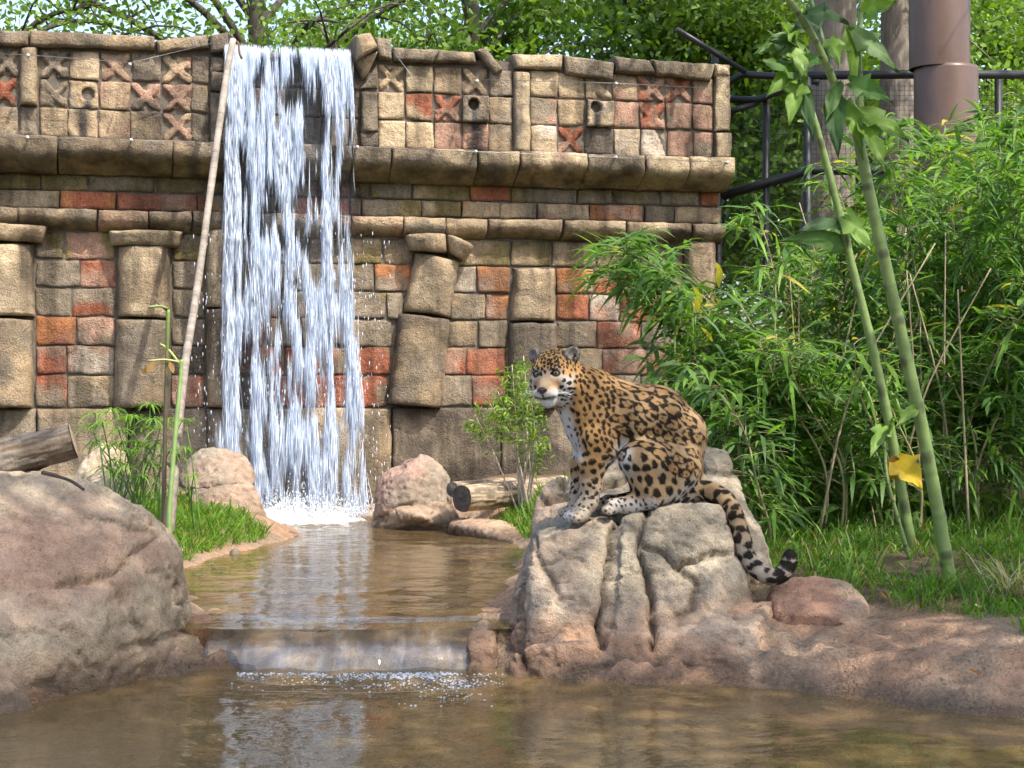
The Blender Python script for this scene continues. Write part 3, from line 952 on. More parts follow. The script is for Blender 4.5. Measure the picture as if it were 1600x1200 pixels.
half_col([(647, 395), (716, 411), (701, 499), (629, 487)], [(621, 489), (702, 501), (687, 638), (604, 631)], [[(630, 367), (692, 367), (696, 398), (636, 393)], [(693, 367), (737, 388), (722, 410), (697, 398)]], amt=.16)
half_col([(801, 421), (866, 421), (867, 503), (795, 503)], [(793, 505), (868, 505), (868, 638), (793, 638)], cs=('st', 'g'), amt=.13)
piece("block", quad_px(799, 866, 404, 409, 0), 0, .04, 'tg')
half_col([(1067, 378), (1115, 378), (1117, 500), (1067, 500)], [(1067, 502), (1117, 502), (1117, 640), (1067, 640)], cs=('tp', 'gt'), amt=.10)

# electric wires with insulators along the frieze (strung in front of the stones)
def wire_run(pts, ins, label):
    o = empty("electric_wire", Wp(u_of(pts[0][0], .3), z_of(pts[0][1]), .3), label, "wire")
    path = []
    for px, py in pts:
        u, z = poly_px([(px, py)], .42)[0]
        path.append(Wp(u, z, .42))
    path = np.array(path)
    V, F = tube(path, .0024, 5)
    mk("wire", V, F, M['wire'], o)
    for px, py in ins:
        u, z = poly_px([(px, py)], .42)[0]
        c = Wp(u, z, .42)
        pr = np.array([c - WN * .10, c - WN * .03, c - WN * .028, c - WN * .008, c + WN * .0, c + WN * .018])
        V, F = tube(pr, [.006, .006, .014, .014, .008, .015], 8)
        mk("insulator", V, F, M['porcelain'], o)
wire_run([(-60, 212), (43, 215), (205, 218), (352, 224)], [(43, 215), (205, 219)], "thin wire with pale insulators along the foot of the frieze left of the waterfall")
wire_run([(558, 230), (743, 237), (962, 246), (1138, 254)], [(558, 230), (743, 237), (962, 246), (1136, 254)], "thin wire with pale insulators along the foot of the frieze right of the waterfall")
wire_run([(-60, 82), (44, 86), (204, 98), (330, 68)], [(44, 87), (203, 101)], "thin wire running over the upper cross tiles left of the waterfall")
wire_run([(745, 124), (962, 130), (1112, 138)], [(745, 127), (962, 131)], "thin wire running over the upper cross tiles right of the waterfall")
wire_run([(600, 62), (660, 140), (743, 237)], [], "thin slanting wire crossing the frieze beside the broken stone")

# ================================================================== WATERFALL
rg = np.random.default_rng(5)
wu0, wu1 = u_of(354, .3), u_of(547, .3)
ztop, zbot = z_of(66), .20
def fall_w(z):                       # ballistic: a little further out as it falls
    return .32 + .30 * np.sqrt(np.clip((ztop - z) / (ztop - zbot), 0, 1))
def thick(u, z, seed=0):             # how much water there is: braided strands that loosen on the way down
    f = (ztop - z) / (ztop - zbot)
    a = fbm(np.stack([u * 10 + .5 * np.sin(z * 3 + u * 5), z * 2.6, np.full_like(u, seed)], -1), 3, 13)
    b = fbm(np.stack([u * 34, z * 2.2, np.full_like(u, seed + 9)], -1), 3, 15)
    c = vnoise(np.stack([u * 13, z * .25, np.full_like(u, seed + 4)], -1), 19)
    return .40 * a + .36 * b + .24 * c + .10 * np.clip(1 - f * 6, 0, 1) + .012 * f
n0 = 40000
fz = rg.uniform(0, 1, n0) ** 1.0
z = ztop - fz * (ztop - zbot)
spread = .02 + .13 * fz ** 2
u = rg.uniform(0, 1, n0)
u = wu0 - spread * .9 + u * (wu1 - wu0 + spread * 1.5)
edge = np.minimum(u - wu0, wu1 - u)
th = thick(u, z) + np.clip(edge, -.3, 0) * .6
keep = th + rg.normal(0, .035, n0) > .515
u, z, fz, th = u[keep], z[keep], fz[keep], th[keep]
n = len(u)
L = rg.uniform(.07, .22, n) * (1 + .5 * fz) * rg.choice([1, 1, 1, 1.8], n)
Wd = rg.uniform(.0018, .0052, n) * (1.0 + .15 * fz)
w = fall_w(z) + rg.normal(0, .02 + .06 * fz, n)
top = Wp(u, np.minimum(z + L * .5, ztop + .01), w)
lean = rg.normal(0, .05, n)
bot = Wp(u + lean * L, np.maximum(z - L * .5, zbot - .02), w + .01)
mid = top * .42 + bot * .58
V = np.zeros((n, 6, 3))
V[:, 0] = top; V[:, 5] = bot
for k in range(4):
    a = k * math.pi / 2 + .6
    V[:, 1 + k] = mid + (math.cos(a) * UV[None, :] + math.sin(a) * WN[None, :]) * Wd[:, None]
o_ = (np.arange(n) * 6)[:, None]
T = np.concatenate([o_ + np.array([0, 1 + k, 1 + (k + 1) % 4]) for k in range(4)] + [o_ + np.array([5, 1 + (k + 1) % 4, 1 + k]) for k in range(4)])
fall = mk("waterfall", V.reshape(-1, 3), T, M['froth'], None, np.repeat(np.clip(rg.beta(1.9, 1.2, n) * .97 - np.clip((th - .54) * 2.5, 0, .4), .03, .93), 6)[:, None] * np.ones(3), True)
tag(fall, "white waterfall dropping in braided strands from the top of the temple wall", "waterfall", kind="stuff")
# thin clear veils between the strands (torn sheets with real holes)
for ly in range(3):
    us = np.arange(wu0, wu1, .008); zs = np.arange(zbot, ztop, .028)
    U_, Z_ = np.meshgrid(us, zs, indexing='ij')
    wob = .05 * (fbm(np.stack([U_ * 13, Z_ * 1.6, U_ * 0 + ly * 7], -1), 3, 23) - .5)
    W_ = fall_w(Z_) + wob * 1.8 + (-.03, .02, .06)[ly]
    PV = Wp(U_, Z_, W_).reshape(-1, 3)
    nu, nz_ = U_.shape
    i = (np.arange(nu - 1)[:, None] * nz_ + np.arange(nz_ - 1)[None, :])
    uc = U_[:-1, :-1]; zc = Z_[:-1, :-1]
    fk = (ztop - zc) / (ztop - zbot)
    kp = thick(uc, zc, ly * 3) > (.45 + .04 * fk + .02 * ly)
    i = i[kp]
    used = np.unique(np.stack([i, i + nz_, i + nz_ + 1, i + 1], 1)); remap = -np.ones(len(PV), int); remap[used] = np.arange(len(used))
    F_ = remap[np.stack([i, i + nz_, i + nz_ + 1, i + 1], 1)]
    va = fbm(np.stack([U_.ravel() * 55, Z_.ravel() * 3.0, np.full(U_.size, ly * 5.)], -1), 3, 27)
    vs = mk("veil", PV[used], F_, M['veil'], fall, np.clip(.985 - (.25 + .75 * sstep(.42, .70, va)) * sstep(.47, .60, thick(U_.ravel(), Z_.ravel(), 0)), .22, .985)[used][:, None] * np.ones(3), True)
# foam and splash where it lands
rg = np.random.default_rng(6)
ico = bmesh.new(); bmesh.ops.create_icosphere(ico, subdivisions=1, radius=1.0)
ICV = np.array([v.co[:] for v in ico.verts]); ICF = np.array([[v.index for v in f.verts] for f in ico.faces]); ico.free()
def bubbles(name, pos, rad, mat, label, cat, squash=1.0):
    n = len(pos)
    V = pos[:, None, :] + ICV[None] * rad[:, None, None] * np.array([1, 1, squash])
    F = (np.arange(n) * len(ICV))[:, None, None] + ICF[None]
    o = mk(name, V.reshape(-1, 3), F.reshape(-1, 3), mat, None, None, True)
    return tag(o, label, cat, kind="stuff")
us = np.arange((wu0 + wu1) / 2 - .78, (wu0 + wu1) / 2 + .84, .009); ws = np.arange(.38, 1.25, .009)
U_, W_ = np.meshgrid(us, ws, indexing='ij')
uc = (U_ - (wu0 + wu1) / 2 - .03) / .62; wc = (W_ - .68) / .36
env = np.clip(1 - uc ** 2 - wc ** 2 + .5 * (fbm(np.stack([U_ * 6, W_ * 6, U_ * 0], -1), 3, 12) - .5), 0, 1)
lump = fbm(np.stack([U_ * 16, W_ * 16, U_ * 0], -1), 4, 14, .62)
spike = sstep(.55, .8, fbm(np.stack([U_ * 45, W_ * 45, U_ * 0 + 3], -1), 2, 16))
Z_ = .150 + env ** .7 * (.035 + .15 * np.clip(lump - .30, 0, 1)) + .07 * spike * env
FVt = Wp(U_, Z_, W_).reshape(-1, 3)
nu, nw = U_.shape
i = (np.arange(nu - 1)[:, None] * nw + np.arange(nw - 1)[None, :])[(env[:-1, :-1] > .02)]
Ff = np.stack([i, i + nw, i + nw + 1, i + 1], 1)
used = np.unique(Ff); remap = -np.ones(len(FVt), int); remap[used] = np.arange(len(used))
alf = np.clip(.9 - 1.1 * sstep(.0, .35, env + (lump - .5) * .6), .04, .95).ravel()[used]
foam = mk("splash_foam", FVt[used], remap[Ff], M['foam_mass'], None, alf[:, None] * np.ones(3), True)
tag(foam, "bright white foam where the waterfall lands in the pool", "foam", kind="stuff")
n = 5000
a = rg.normal(0, 1, n)
pu = (wu0 + wu1) / 2 + .03 + np.clip(a, -2.1, 2.1) * .33
pw = .62 + np.abs(rg.normal(0, .20, n)) * rg.choice([1, 1, 1, -1], n)
hh = .04 + np.abs(rg.normal(0, 1, n)) * .07 * np.exp(-(a / 1.7) ** 2) + rg.exponential(.05, n) * (rg.random(n) < .4)
bubbles("splash_drops", Wp(pu, .175 + hh, pw), rg.uniform(.002, .006, n), M['foam'], "fine drops leaping from the foam under the waterfall", "spray", 1.3)
n = 900
pu = rg.uniform(wu0 - .3, wu1 + .3, n); pz = .2 + 2.4 * rg.random(n) ** 1.6
bubbles("water_droplets", Wp(pu, pz, .55 + rg.normal(0, .12, n)), rg.uniform(.002, .0045, n), M['froth'], "scattered droplets flying beside the waterfall", "spray", 5.0)

# ================================================================== WEIR between the pools
xs = np.linspace(P(318, 985, 8.0)[0], P(752, 985, 8.0)[0], 90)
def weir_profile(t):     # t 0 (upper side) .. 1 (foot in the lower pool)
    ang = np.clip(t, 0, 1)
    a_ = np.clip((ang - .5) / .5, 0, 1) * math.pi / 2
    r_ = np.clip(ang / .5, 0, 1)
    y = 8.40 - .38 * r_ - .10 * np.sin(a_)
    zz = .125 - .055 * r_ ** 1.6 - .23 * (1 - np.cos(a_))
    return y, zz
tt = np.linspace(0, 1, 26)
X_, T_ = np.meshgrid(xs, tt, indexing='ij')
Y_, Z_ = weir_profile(T_)
nn = fbm(np.stack([X_ * 3.1, T_ * 2.2, X_ * 0], -1), 3, 81) - .5
nf = fbm(np.stack([X_ * 16, T_ * 7, X_ * 0], -1), 3, 82) - .5
Yr = Y_ + nn * .14 + .07 * ((X_ + .75) / .6) ** 2; Zr = Z_ + nf * .035 + .02 * nn
Vw = np.stack([X_, Yr, Zr], -1).reshape(-1, 3)
i0 = (np.arange(89)[:, None] * 26 + np.arange(25)[None, :]).ravel()
Fw = np.stack([i0, i0 + 26, i0 + 27, i0 + 1], 1)[:, ::-1]
weir = mk("weir_sill", Vw, Fw, M['sill'], None, np.array([.42, .31, .21]), True)
tag(weir, "low rounded sill of brown stone between the two pools, water running over it", "weir")
# film of water sliding over the sill
nf2 = fbm(np.stack([X_ * 11, T_ * 1.6, X_ * 0 + 3], -1), 3, 83) - .5
Vf = np.stack([X_, Yr - .018 - .030 * np.abs(nf2) * sstep(.5, .8, T_), np.maximum(Zr, -.12) * 0 + Z_ + .030 + .02 * nn + nf2 * .022 * sstep(.35, .7, T_) + .027 * (1 - sstep(0, .5, T_))], -1).reshape(-1, 3)
film = mk("weir_water", Vf, Fw, None, None, None, True)
def film_mat():
    m, nt, nd, lk = new_mat("clear_sheet_water")
    out = N_(nt, "ShaderNodeOutputMaterial")
    geo = N_(nt, "ShaderNodeNewGeometry")
    mp = N_(nt, "ShaderNodeMapping"); mp.inputs["Scale"].default_value = (16, 3, 3)
    lk.new(geo.outputs["Position"], mp.inputs[0])
    n1 = noise(nt, 1.0, 4, .6, mp.outputs[0], .5)
    bp = N_(nt, "ShaderNodeBump"); bp.inputs["Strength"].default_value = .45; bp.inputs["Distance"].default_value = .02
    lk.new(n1.outputs[0], bp.inputs["Height"])
    fr = N_(nt, "ShaderNodeFresnel"); fr.inputs["IOR"].default_value = 1.45; lk.new(bp.outputs[0], fr.inputs["Normal"])
    gl = N_(nt, "ShaderNodeBsdfGlossy"); gl.inputs["Roughness"].default_value = .04; lk.new(bp.outputs[0], gl.inputs["Normal"])
    tp = N_(nt, "ShaderNodeBsdfTransparent"); tp.inputs["Color"].default_value = (.92, .93, .93, 1)
    df = N_(nt, "ShaderNodeBsdfDiffuse"); df.inputs["Color"].default_value = (.62, .64, .68, 1)
    r = ramp(nt, n1.outputs[0], [(.45, 0.10), (.80, .42)])
    m1 = N_(nt, "ShaderNodeMixShader"); lk.new(r.outputs[0], m1.inputs[0]); lk.new(tp.outputs[0], m1.inputs[1]); lk.new(df.outputs[0], m1.inputs[2])
    m2 = N_(nt, "ShaderNodeMixShader"); lk.new(fr.outputs[0], m2.inputs[0]); lk.new(m1.outputs[0], m2.inputs[1]); lk.new(gl.outputs[0], m2.inputs[2])
    lk.new(m2.outputs[0], out.inputs[0])
    return m
film.data.materials.append(film_mat())
tag(film, "glassy film of water sliding over the weir sill", "water", kind="structure")
rg = np.random.default_rng(8)
n = 1700
bx = np.concatenate([rg.normal(P(680, 1070, 7.8)[0], .15, 950), rg.uniform(P(370, 1070, 7.8)[0], P(730, 1070, 7.8)[0], 750)])
by = 7.80 - np.abs(np.concatenate([rg.normal(0, .26, 950), rg.exponential(.07, 750)])) - .02 * rg.random(n)
keep = (bx < P(790, 1070, 7.7)[0]) & (rg.random(n) < sstep(.42, .58, fbm(np.stack([bx * 5, by * 9, bx * 0], -1), 3, 3)) + .15)
pos = np.stack([bx, by, .004 + rg.uniform(0, .008, n)], 1)[keep]
bubbles("bubble_foam", pos, rg.uniform(.0015, .0065, n)[keep], M['bubble'], "small white bubbles at the foot of the weir", "foam", .6)

# ================================================================== ROCKS
def rock(name, hulls, h, label, cat="rock", mat='rock', kin=.06, kout=.05, amp=.03, freq=3.0, seed=1, cracks=(), tint=None, group=None, base=(.34, .285, .215), fine=.010, parent=None):
    """boulder(s) as one weathered solid: blended convex blocks, then broad and fine erosion, then cracks.
    cracks: (points, width, depth) polylines in 3D"""
    allp = np.concatenate([np.asarray(p) for p in hulls])
    lo = allp.min(0) - .10; hi = allp.max(0) + .10
    dims = np.ceil((hi - lo) / h).astype(int) + 1
    ax = [np.arange(dims[i]) * h + lo[i] for i in range(3)]
    X = np.stack(np.meshgrid(*ax, indexing='ij'), -1).astype(np.float32)
    S = None
    for pts in hulls:
        s = hull_sdf(X, hull_planes(np.asarray(pts)), kin)
        S = s if S is None else smin(S, s, kout)
    V, Q = surface_nets(S, lo, h)
    V = relax(V, Q, 1)
    N = vnormals(V, Q)
    V = V + N * (amp * 2 * (fbm(V * freq, 4, seed) - .5))[:, None]
    rd = 1 - 2 * np.abs(fbm(V * freq * 2.3, 3, seed + 50) - .5)
    V = V - N * (amp * .5 * sstep(.86, .99, rd))[:, None]
    V = V + N * (fine * 2 * (fbm(V * 22, 3, seed + 9) - .5))[:, None]
    for pts, wd, dp in cracks:                         # the soft valley on both sides of a cleft
        pts = np.asarray(pts, float)
        d = np.full(len(V), 9.0)
        wv = V[:, [0, 2]] + (np.stack([fbm(V * 6, 3, 71), fbm(V * 6, 3, 72)], 1) - .5) * .07
        for a_, b_ in zip(pts[:-1], pts[1:]):
            d = np.minimum(d, seg_dist(wv, a_[[0, 2]], b_[[0, 2]]))
        g_ = (.55 + .9 * fbm(V * 5, 2, 78)) * (np.abs(V[:, 1] - pts[:, 1].mean()) < .5)
        V = V - N * ((dp * .45 * np.exp(-(d / (wd * 3.6)) ** 2) + dp * 1.25 * np.exp(-(d / (wd * 1.0)) ** 2)) * g_)[:, None]
    pit = fbm(V * 34, 2, seed + 19)
    V = V - N * (fine * 1.2 * sstep(.62, .78, pit))[:, None]
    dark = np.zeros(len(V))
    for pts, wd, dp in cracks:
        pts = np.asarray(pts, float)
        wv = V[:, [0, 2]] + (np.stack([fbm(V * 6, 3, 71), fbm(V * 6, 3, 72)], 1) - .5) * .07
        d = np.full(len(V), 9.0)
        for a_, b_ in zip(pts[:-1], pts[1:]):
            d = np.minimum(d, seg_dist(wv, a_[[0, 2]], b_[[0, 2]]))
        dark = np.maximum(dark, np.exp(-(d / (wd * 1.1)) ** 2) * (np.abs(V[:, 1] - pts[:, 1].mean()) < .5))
    n1 = fbm(V * 2.1, 4, seed + 5); n2 = fbm(V * 5.5, 3, seed + 6)
    b = np.asarray(base)
    C = mixc(b * .82, b * 1.16, n2)
    C = mixc(C, np.array([.37, .215, .15]), sstep(.50, .66, n1) * .35)
    if tint is not None:
        C = tint(C, V, n1, n2)
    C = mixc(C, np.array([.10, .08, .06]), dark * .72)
    o = mk(name, V, Q, M[mat], parent, C, True, loc=(V[:, 0].mean(), V[:, 1].mean(), V[:, 2].min()))
    if parent is None:
        tag(o, label, cat, group)
    return o

def G(px, d, z):
    """a point at pixel column px, distance d and height z"""
    return np.array([(px - 800.0) * d / FPX, d, z])

# ---- the rock the jaguar sits on
A = [P(826, 852, 8.10), P(936, 816, 8.20), P(968, 803, 8.24), P(838, 815, 8.85), P(975, 778, 8.95), P(845, 955, 7.92), P(945, 930, 7.97),
     G(792, 7.86, -.2), G(955, 7.76, -.2), G(770, 9.1, -.2), G(960, 9.2, -.2), P(795, 940, 8.25), P(815, 880, 8.2)]
B = [P(965, 803, 8.24), P(1062, 786, 8.24), P(1132, 788, 8.30), P(1152, 835, 8.28), P(1140, 768, 9.0), P(975, 775, 9.0), P(960, 935, 7.96), P(1120, 935, 7.98),
     G(945, 7.76, -.2), G(1185, 7.66, -.2), G(1190, 9.0, -.2), G(960, 9.1, -.2), P(1175, 905, 8.2)]
C_ = [P(1092, 694, 9.22), P(1142, 702, 9.20), P(1160, 745, 9.1), P(1210, 878, 8.75), P(1175, 890, 8.55), P(1100, 790, 8.75), P(1060, 760, 9.2), G(1050, 9.4, -.1), G(1215, 9.2, -.1), G(1215, 8.6, -.1), P(1100, 700, 9.45)]
D_ = [P(834, 782, 9.05), P(852, 748, 9.12), P(890, 728, 9.2), P(985, 700, 9.3), P(1080, 706, 9.35), P(1060, 800, 8.95), P(838, 842, 8.85), G(820, 9.3, -.1), G(1060, 9.5, -.1), P(905, 815, 8.8)]
E_ = [P(728, 985, 8.02), P(752, 964, 8.12), P(776, 985, 8.05), P(778, 1040, 7.92), P(738, 1046, 7.90), G(735, 8.3, -.2), G(790, 8.3, -.2), G(728, 7.9, -.2), G(785, 7.84, -.2), P(770, 970, 8.3)]
F_ = [P(800, 1015, 7.78), P(900, 1000, 7.72), P(1010, 1004, 7.70), P(1180, 985, 7.72), P(1215, 930, 8.2), G(795, 7.70, -.2), G(1010, 7.52, -.2), G(1190, 7.44, -.2), G(1230, 8.4, -.2), G(800, 8.4, -.2)]
def tint_big(C, V, n1, n2):
    r = sstep(.42, .10, V[:, 2] + (n1 - .5) * .5)
    C = mixc(C, np.array([.39, .225, .14]), r * .85)
    g = sstep(.5, .62, n2) * .3
    return mixc(C, np.array([.32, .285, .235]), g)
cr = lambda pts, d: [P(x, y, d + e) for x, y, e in pts]
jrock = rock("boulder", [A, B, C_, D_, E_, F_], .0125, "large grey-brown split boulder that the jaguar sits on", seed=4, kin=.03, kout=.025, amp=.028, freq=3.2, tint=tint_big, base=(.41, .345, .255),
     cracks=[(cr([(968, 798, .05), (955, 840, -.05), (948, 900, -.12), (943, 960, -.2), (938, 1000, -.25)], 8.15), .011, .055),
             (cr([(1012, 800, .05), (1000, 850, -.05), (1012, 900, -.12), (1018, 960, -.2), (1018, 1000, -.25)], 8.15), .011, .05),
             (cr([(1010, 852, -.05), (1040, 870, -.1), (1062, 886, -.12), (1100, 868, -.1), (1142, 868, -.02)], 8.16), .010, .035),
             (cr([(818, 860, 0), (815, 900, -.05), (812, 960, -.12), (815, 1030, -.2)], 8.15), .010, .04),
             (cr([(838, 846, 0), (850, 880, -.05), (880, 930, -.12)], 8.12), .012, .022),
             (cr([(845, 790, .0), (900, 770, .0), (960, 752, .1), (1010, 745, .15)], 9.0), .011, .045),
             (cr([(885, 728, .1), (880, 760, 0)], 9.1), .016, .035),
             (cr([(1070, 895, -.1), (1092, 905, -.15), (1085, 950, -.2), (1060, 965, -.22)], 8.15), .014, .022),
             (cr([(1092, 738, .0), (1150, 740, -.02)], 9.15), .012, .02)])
# ---- big boulder at the left edge
LB = [P(-40, 722, 8.0), P(70, 720, 8.05), P(150, 736, 8.1), P(228, 772, 8.15), P(278, 814, 8.2), P(305, 858, 8.2), P(309, 930, 8.15), P(-80, 760, 7.6), P(60, 860, 7.45), P(200, 880, 7.65),
      P(280, 960, 7.85), P(150, 990, 7.3), P(0, 960, 7.1), G(300, 8.0, -.2), G(330, 8.3, -.1), G(90, 7.25, -.2), G(-60, 6.95, -.2), G(-380, 7.0, -.2), G(-380, 9.2, -.2), G(300, 9.2, -.1), P(-380, 760, 8.2), P(-380, 900, 7.2),
      P(260, 830, 8.9), P(60, 742, 9.0)]
LB2 = [P(300, 958, 8.1), P(335, 990, 8.05), P(352, 1010, 8.0), P(356, 1042, 7.95), G(360, 7.9, -.2), G(270, 7.75, -.2), G(270, 8.5, -.2), G(345, 8.4, -.2), P(270, 960, 8.1)]
LB3 = [P(-30, 1040, 6.95), P(30, 1050, 6.95), P(62, 1075, 6.98), G(70, 6.95, -.2), G(-90, 6.6, -.2), P(-90, 1030, 6.8), G(-90, 7.6, -.2), G(60, 7.6, -.2), P(-60, 1030, 7.3)]
def tint_left(C, V, n1, n2):
    c = P(90, 880, 7.6)
    d = np.linalg.norm((V - c) * np.array([1, .6, 1.2]), axis=1)
    C = mixc(C, np.array([.40, .225, .155]), sstep(.50, .15, d + (n2 - .5) * .35) * .6)
    return mixc(C, np.array([.40, .235, .15]), sstep(.26, .05, V[:, 2] + (n1 - .5) * .4) * .45)
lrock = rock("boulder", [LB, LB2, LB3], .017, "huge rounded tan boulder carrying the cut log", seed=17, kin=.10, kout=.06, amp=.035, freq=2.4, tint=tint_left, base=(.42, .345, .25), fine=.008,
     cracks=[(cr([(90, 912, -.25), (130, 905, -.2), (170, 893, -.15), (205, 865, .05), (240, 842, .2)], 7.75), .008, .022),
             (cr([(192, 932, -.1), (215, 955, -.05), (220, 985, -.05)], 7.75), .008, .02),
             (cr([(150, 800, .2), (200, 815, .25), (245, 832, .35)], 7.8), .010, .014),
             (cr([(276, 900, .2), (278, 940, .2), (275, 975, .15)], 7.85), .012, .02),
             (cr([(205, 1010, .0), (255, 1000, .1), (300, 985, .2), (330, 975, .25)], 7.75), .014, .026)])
# ---- smaller boulders
def ring_hull(pts_front, d0, d1, z0=0.1, spread=.12):
    out = []
    for x, y in pts_front:
        out += [P(x, y, d0), P(x, y, d1)]
        c = np.mean([p[0] for p in pts_front])
    xs_ = [p[0] for p in pts_front]
    out += [G(min(xs_) - 4, d0 - spread, z0), G(max(xs_) + 4, d0 - spread, z0), G(min(xs_), d1 + .1, z0), G(max(xs_), d1 + .1, z0)]
    return np.array(out)
S1 = [P(275, 745, 13.3), P(288, 718, 13.35), P(320, 698, 13.4), P(350, 696, 13.4), P(385, 712, 13.4), P(401, 742, 13.3), P(402, 762, 13.2), P(330, 768, 13.0), P(286, 769, 13.05), P(300, 715, 13.9), P(390, 718, 13.9), P(275, 760, 13.9), P(400, 760, 13.9), P(345, 735, 13.05)]
S2 = [P(296, 768, 12.95), P(345, 754, 12.95), P(402, 752, 13.05), P(410, 780, 13.05), P(418, 802, 12.95), P(350, 812, 12.8), P(300, 790, 12.9), G(290, 12.9, .1), G(425, 12.9, .1), G(420, 13.9, .1), G(290, 13.9, .1), P(395, 765, 13.8), P(300, 775, 13.8)]
rock("boulder", [S1], .016, "rounded pale boulder resting on a low stone at the left foot of the waterfall", mat='rock_up', seed=23, kin=.045, amp=.022, freq=3.4, base=(.30, .25, .19), fine=.012)
rock("boulder", [S2], .016, "low flat stone under the rounded boulder left of the waterfall", mat='rock_up', seed=24, kin=.06, amp=.02, freq=3.6, base=(.27, .22, .165), fine=.012)
S3 = [P(586, 752, 13.9), P(592, 738, 13.9), P(630, 716, 13.9), P(655, 701, 13.95), P(668, 706, 13.95), P(690, 722, 13.95), P(705, 745, 13.9), P(703, 772, 13.8), P(640, 782, 13.5), P(600, 775, 13.6), G(585, 13.6, .25), G(705, 13.7, .25), G(590, 14.5, .25), G(700, 14.5, .25), P(640, 730, 13.6)]
S3b = [P(588, 775, 13.7), P(640, 785, 13.5), P(695, 782, 13.6), G(575, 13.7, .05), P(720, 800, 13.5), G(730, 13.5, .05), G(575, 14.6, .05), G(720, 14.6, .05), P(700, 770, 14.2), P(600, 765, 14.2), P(650, 800, 13.3)]
def tint_pk(C, V, n1, n2):
    return mixc(C, np.array([.36, .22, .19]), sstep(.40, .6, n1) * .45)
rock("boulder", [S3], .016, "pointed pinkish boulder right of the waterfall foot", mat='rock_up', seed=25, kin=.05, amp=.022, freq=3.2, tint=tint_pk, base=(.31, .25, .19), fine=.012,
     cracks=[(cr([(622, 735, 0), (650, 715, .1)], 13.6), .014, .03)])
rock("boulder", [S3b], .018, "dark wet shelf of stone below the pointed boulder", mat='rock_up', seed=26, kin=.07, amp=.025, freq=3.0, base=(.36, .26, .18))
S4 = [P(700, 800, 13.2), P(740, 803, 13.0), P(790, 815, 12.7), P(826, 832, 12.5), P(815, 850, 12.2), P(740, 838, 12.75), P(690, 822, 13.1), G(690, 13.3, .05), G(835, 12.2, .05), G(840, 13.2, .05), G(720, 13.9, .05), P(800, 806, 13.2)]
rock("bank_stone", [S4], .018, "smooth tan bank slab edging the pool in front of the short log", "rock", mat='rock_up', seed=27, kin=.09, amp=.018, freq=2.6, base=(.42, .29, .20))
S5 = [P(415, 815, 13.1), P(440, 812, 13.2), P(470, 822, 13.1), P(483, 836, 12.9), P(440, 848, 12.45), P(400, 852, 12.3), G(395, 12.2, .05), G(490, 12.8, .05), G(400, 13.4, .05), G(470, 13.5, .05)]
rock("bank_stone", [S5], .016, "smooth tan bank stone beside the grass at the waterfall pool", "rock", mat='rock_up', seed=28, kin=.09, amp=.015, freq=2.6, base=(.44, .31, .215))
# red stone by the tail tip
S6 = [P(1200, 906, 8.3), P(1232, 890, 8.36), P(1264, 891, 8.36), P(1322, 903, 8.3), P(1358, 934, 8.15), P(1345, 945, 8.05), P(1290, 955, 7.98), P(1215, 948, 8.05), G(1195, 8.05, .1), G(1365, 7.95, .1), G(1370, 8.6, .1), G(1195, 8.6, .1), P(1330, 908, 8.6)]
def tint_rd(C, V, n1, n2):
    f = sstep(P(1335, 0, 8.1)[0], P(1290, 0, 8.1)[0], V[:, 0] + (n2 - .5) * .1)
    return mixc(C, np.array([.37, .185, .12]), f * .6)
rock("boulder", [S6], .012, "small reddish stone under the tip of the jaguar's tail", seed=29, kin=.04, amp=.016, freq=5., tint=tint_rd, base=(.38, .28, .2), fine=.006)
# pale rock behind the sedge
S7 = [P(112, 735, 12.0), P(140, 700, 12.1), P(150, 688, 12.1), P(200, 700, 12.1), P(215, 760, 11.9), G(100, 11.8, .2), G(225, 11.8, .2), G(100, 12.6, .2), G(225, 12.6, .2), P(150, 690, 12.4)]
rock("boulder", [S7], .02, "pale sandy rock half hidden behind the sedge", mat='rock_up', seed=30, kin=.06, amp=.02, base=(.46, .37, .27))
# pebbles on the left grass edge and the banks
rg = np.random.default_rng(3)
for (px, py, d, r, c, lb) in [(367, 853, 11.6, .03, (.5, .42, .3), "upright pale pebble at the edge of the left grass"), (383, 857, 11.6, .035, (.55, .5, .42), "flat pale pebble beside the left grass"), (312, 874, 10.6, .045, (.33, .3, .27), "grey pebble at the grass corner by the big boulder"),
                          (341, 872, 10.9, .04, (.26, .19, .15), "dark brown pebble on the left shore"), (331, 866, 11.0, .03, (.4, .32, .24), "tan pebble behind the dark pebble on the left shore")]:
    c0 = P(px, py, d)
    z0, _, _ = ground_z(np.array([c0[0]]), np.array([c0[1]]))
    V = ICV * r * np.array([1.4, 1.0, .75 if 'upright' not in lb else 1.5]) * (1 + .25 * (vnoise(ICV * 2 + px) - .5))[:, None]
    V = V + np.array([c0[0], c0[1], max(z0[0], .12) + r * .45])
    tag(mk("pebble", V, ICF, M['rock_up'], None, np.array(c), True), lb, "pebble")

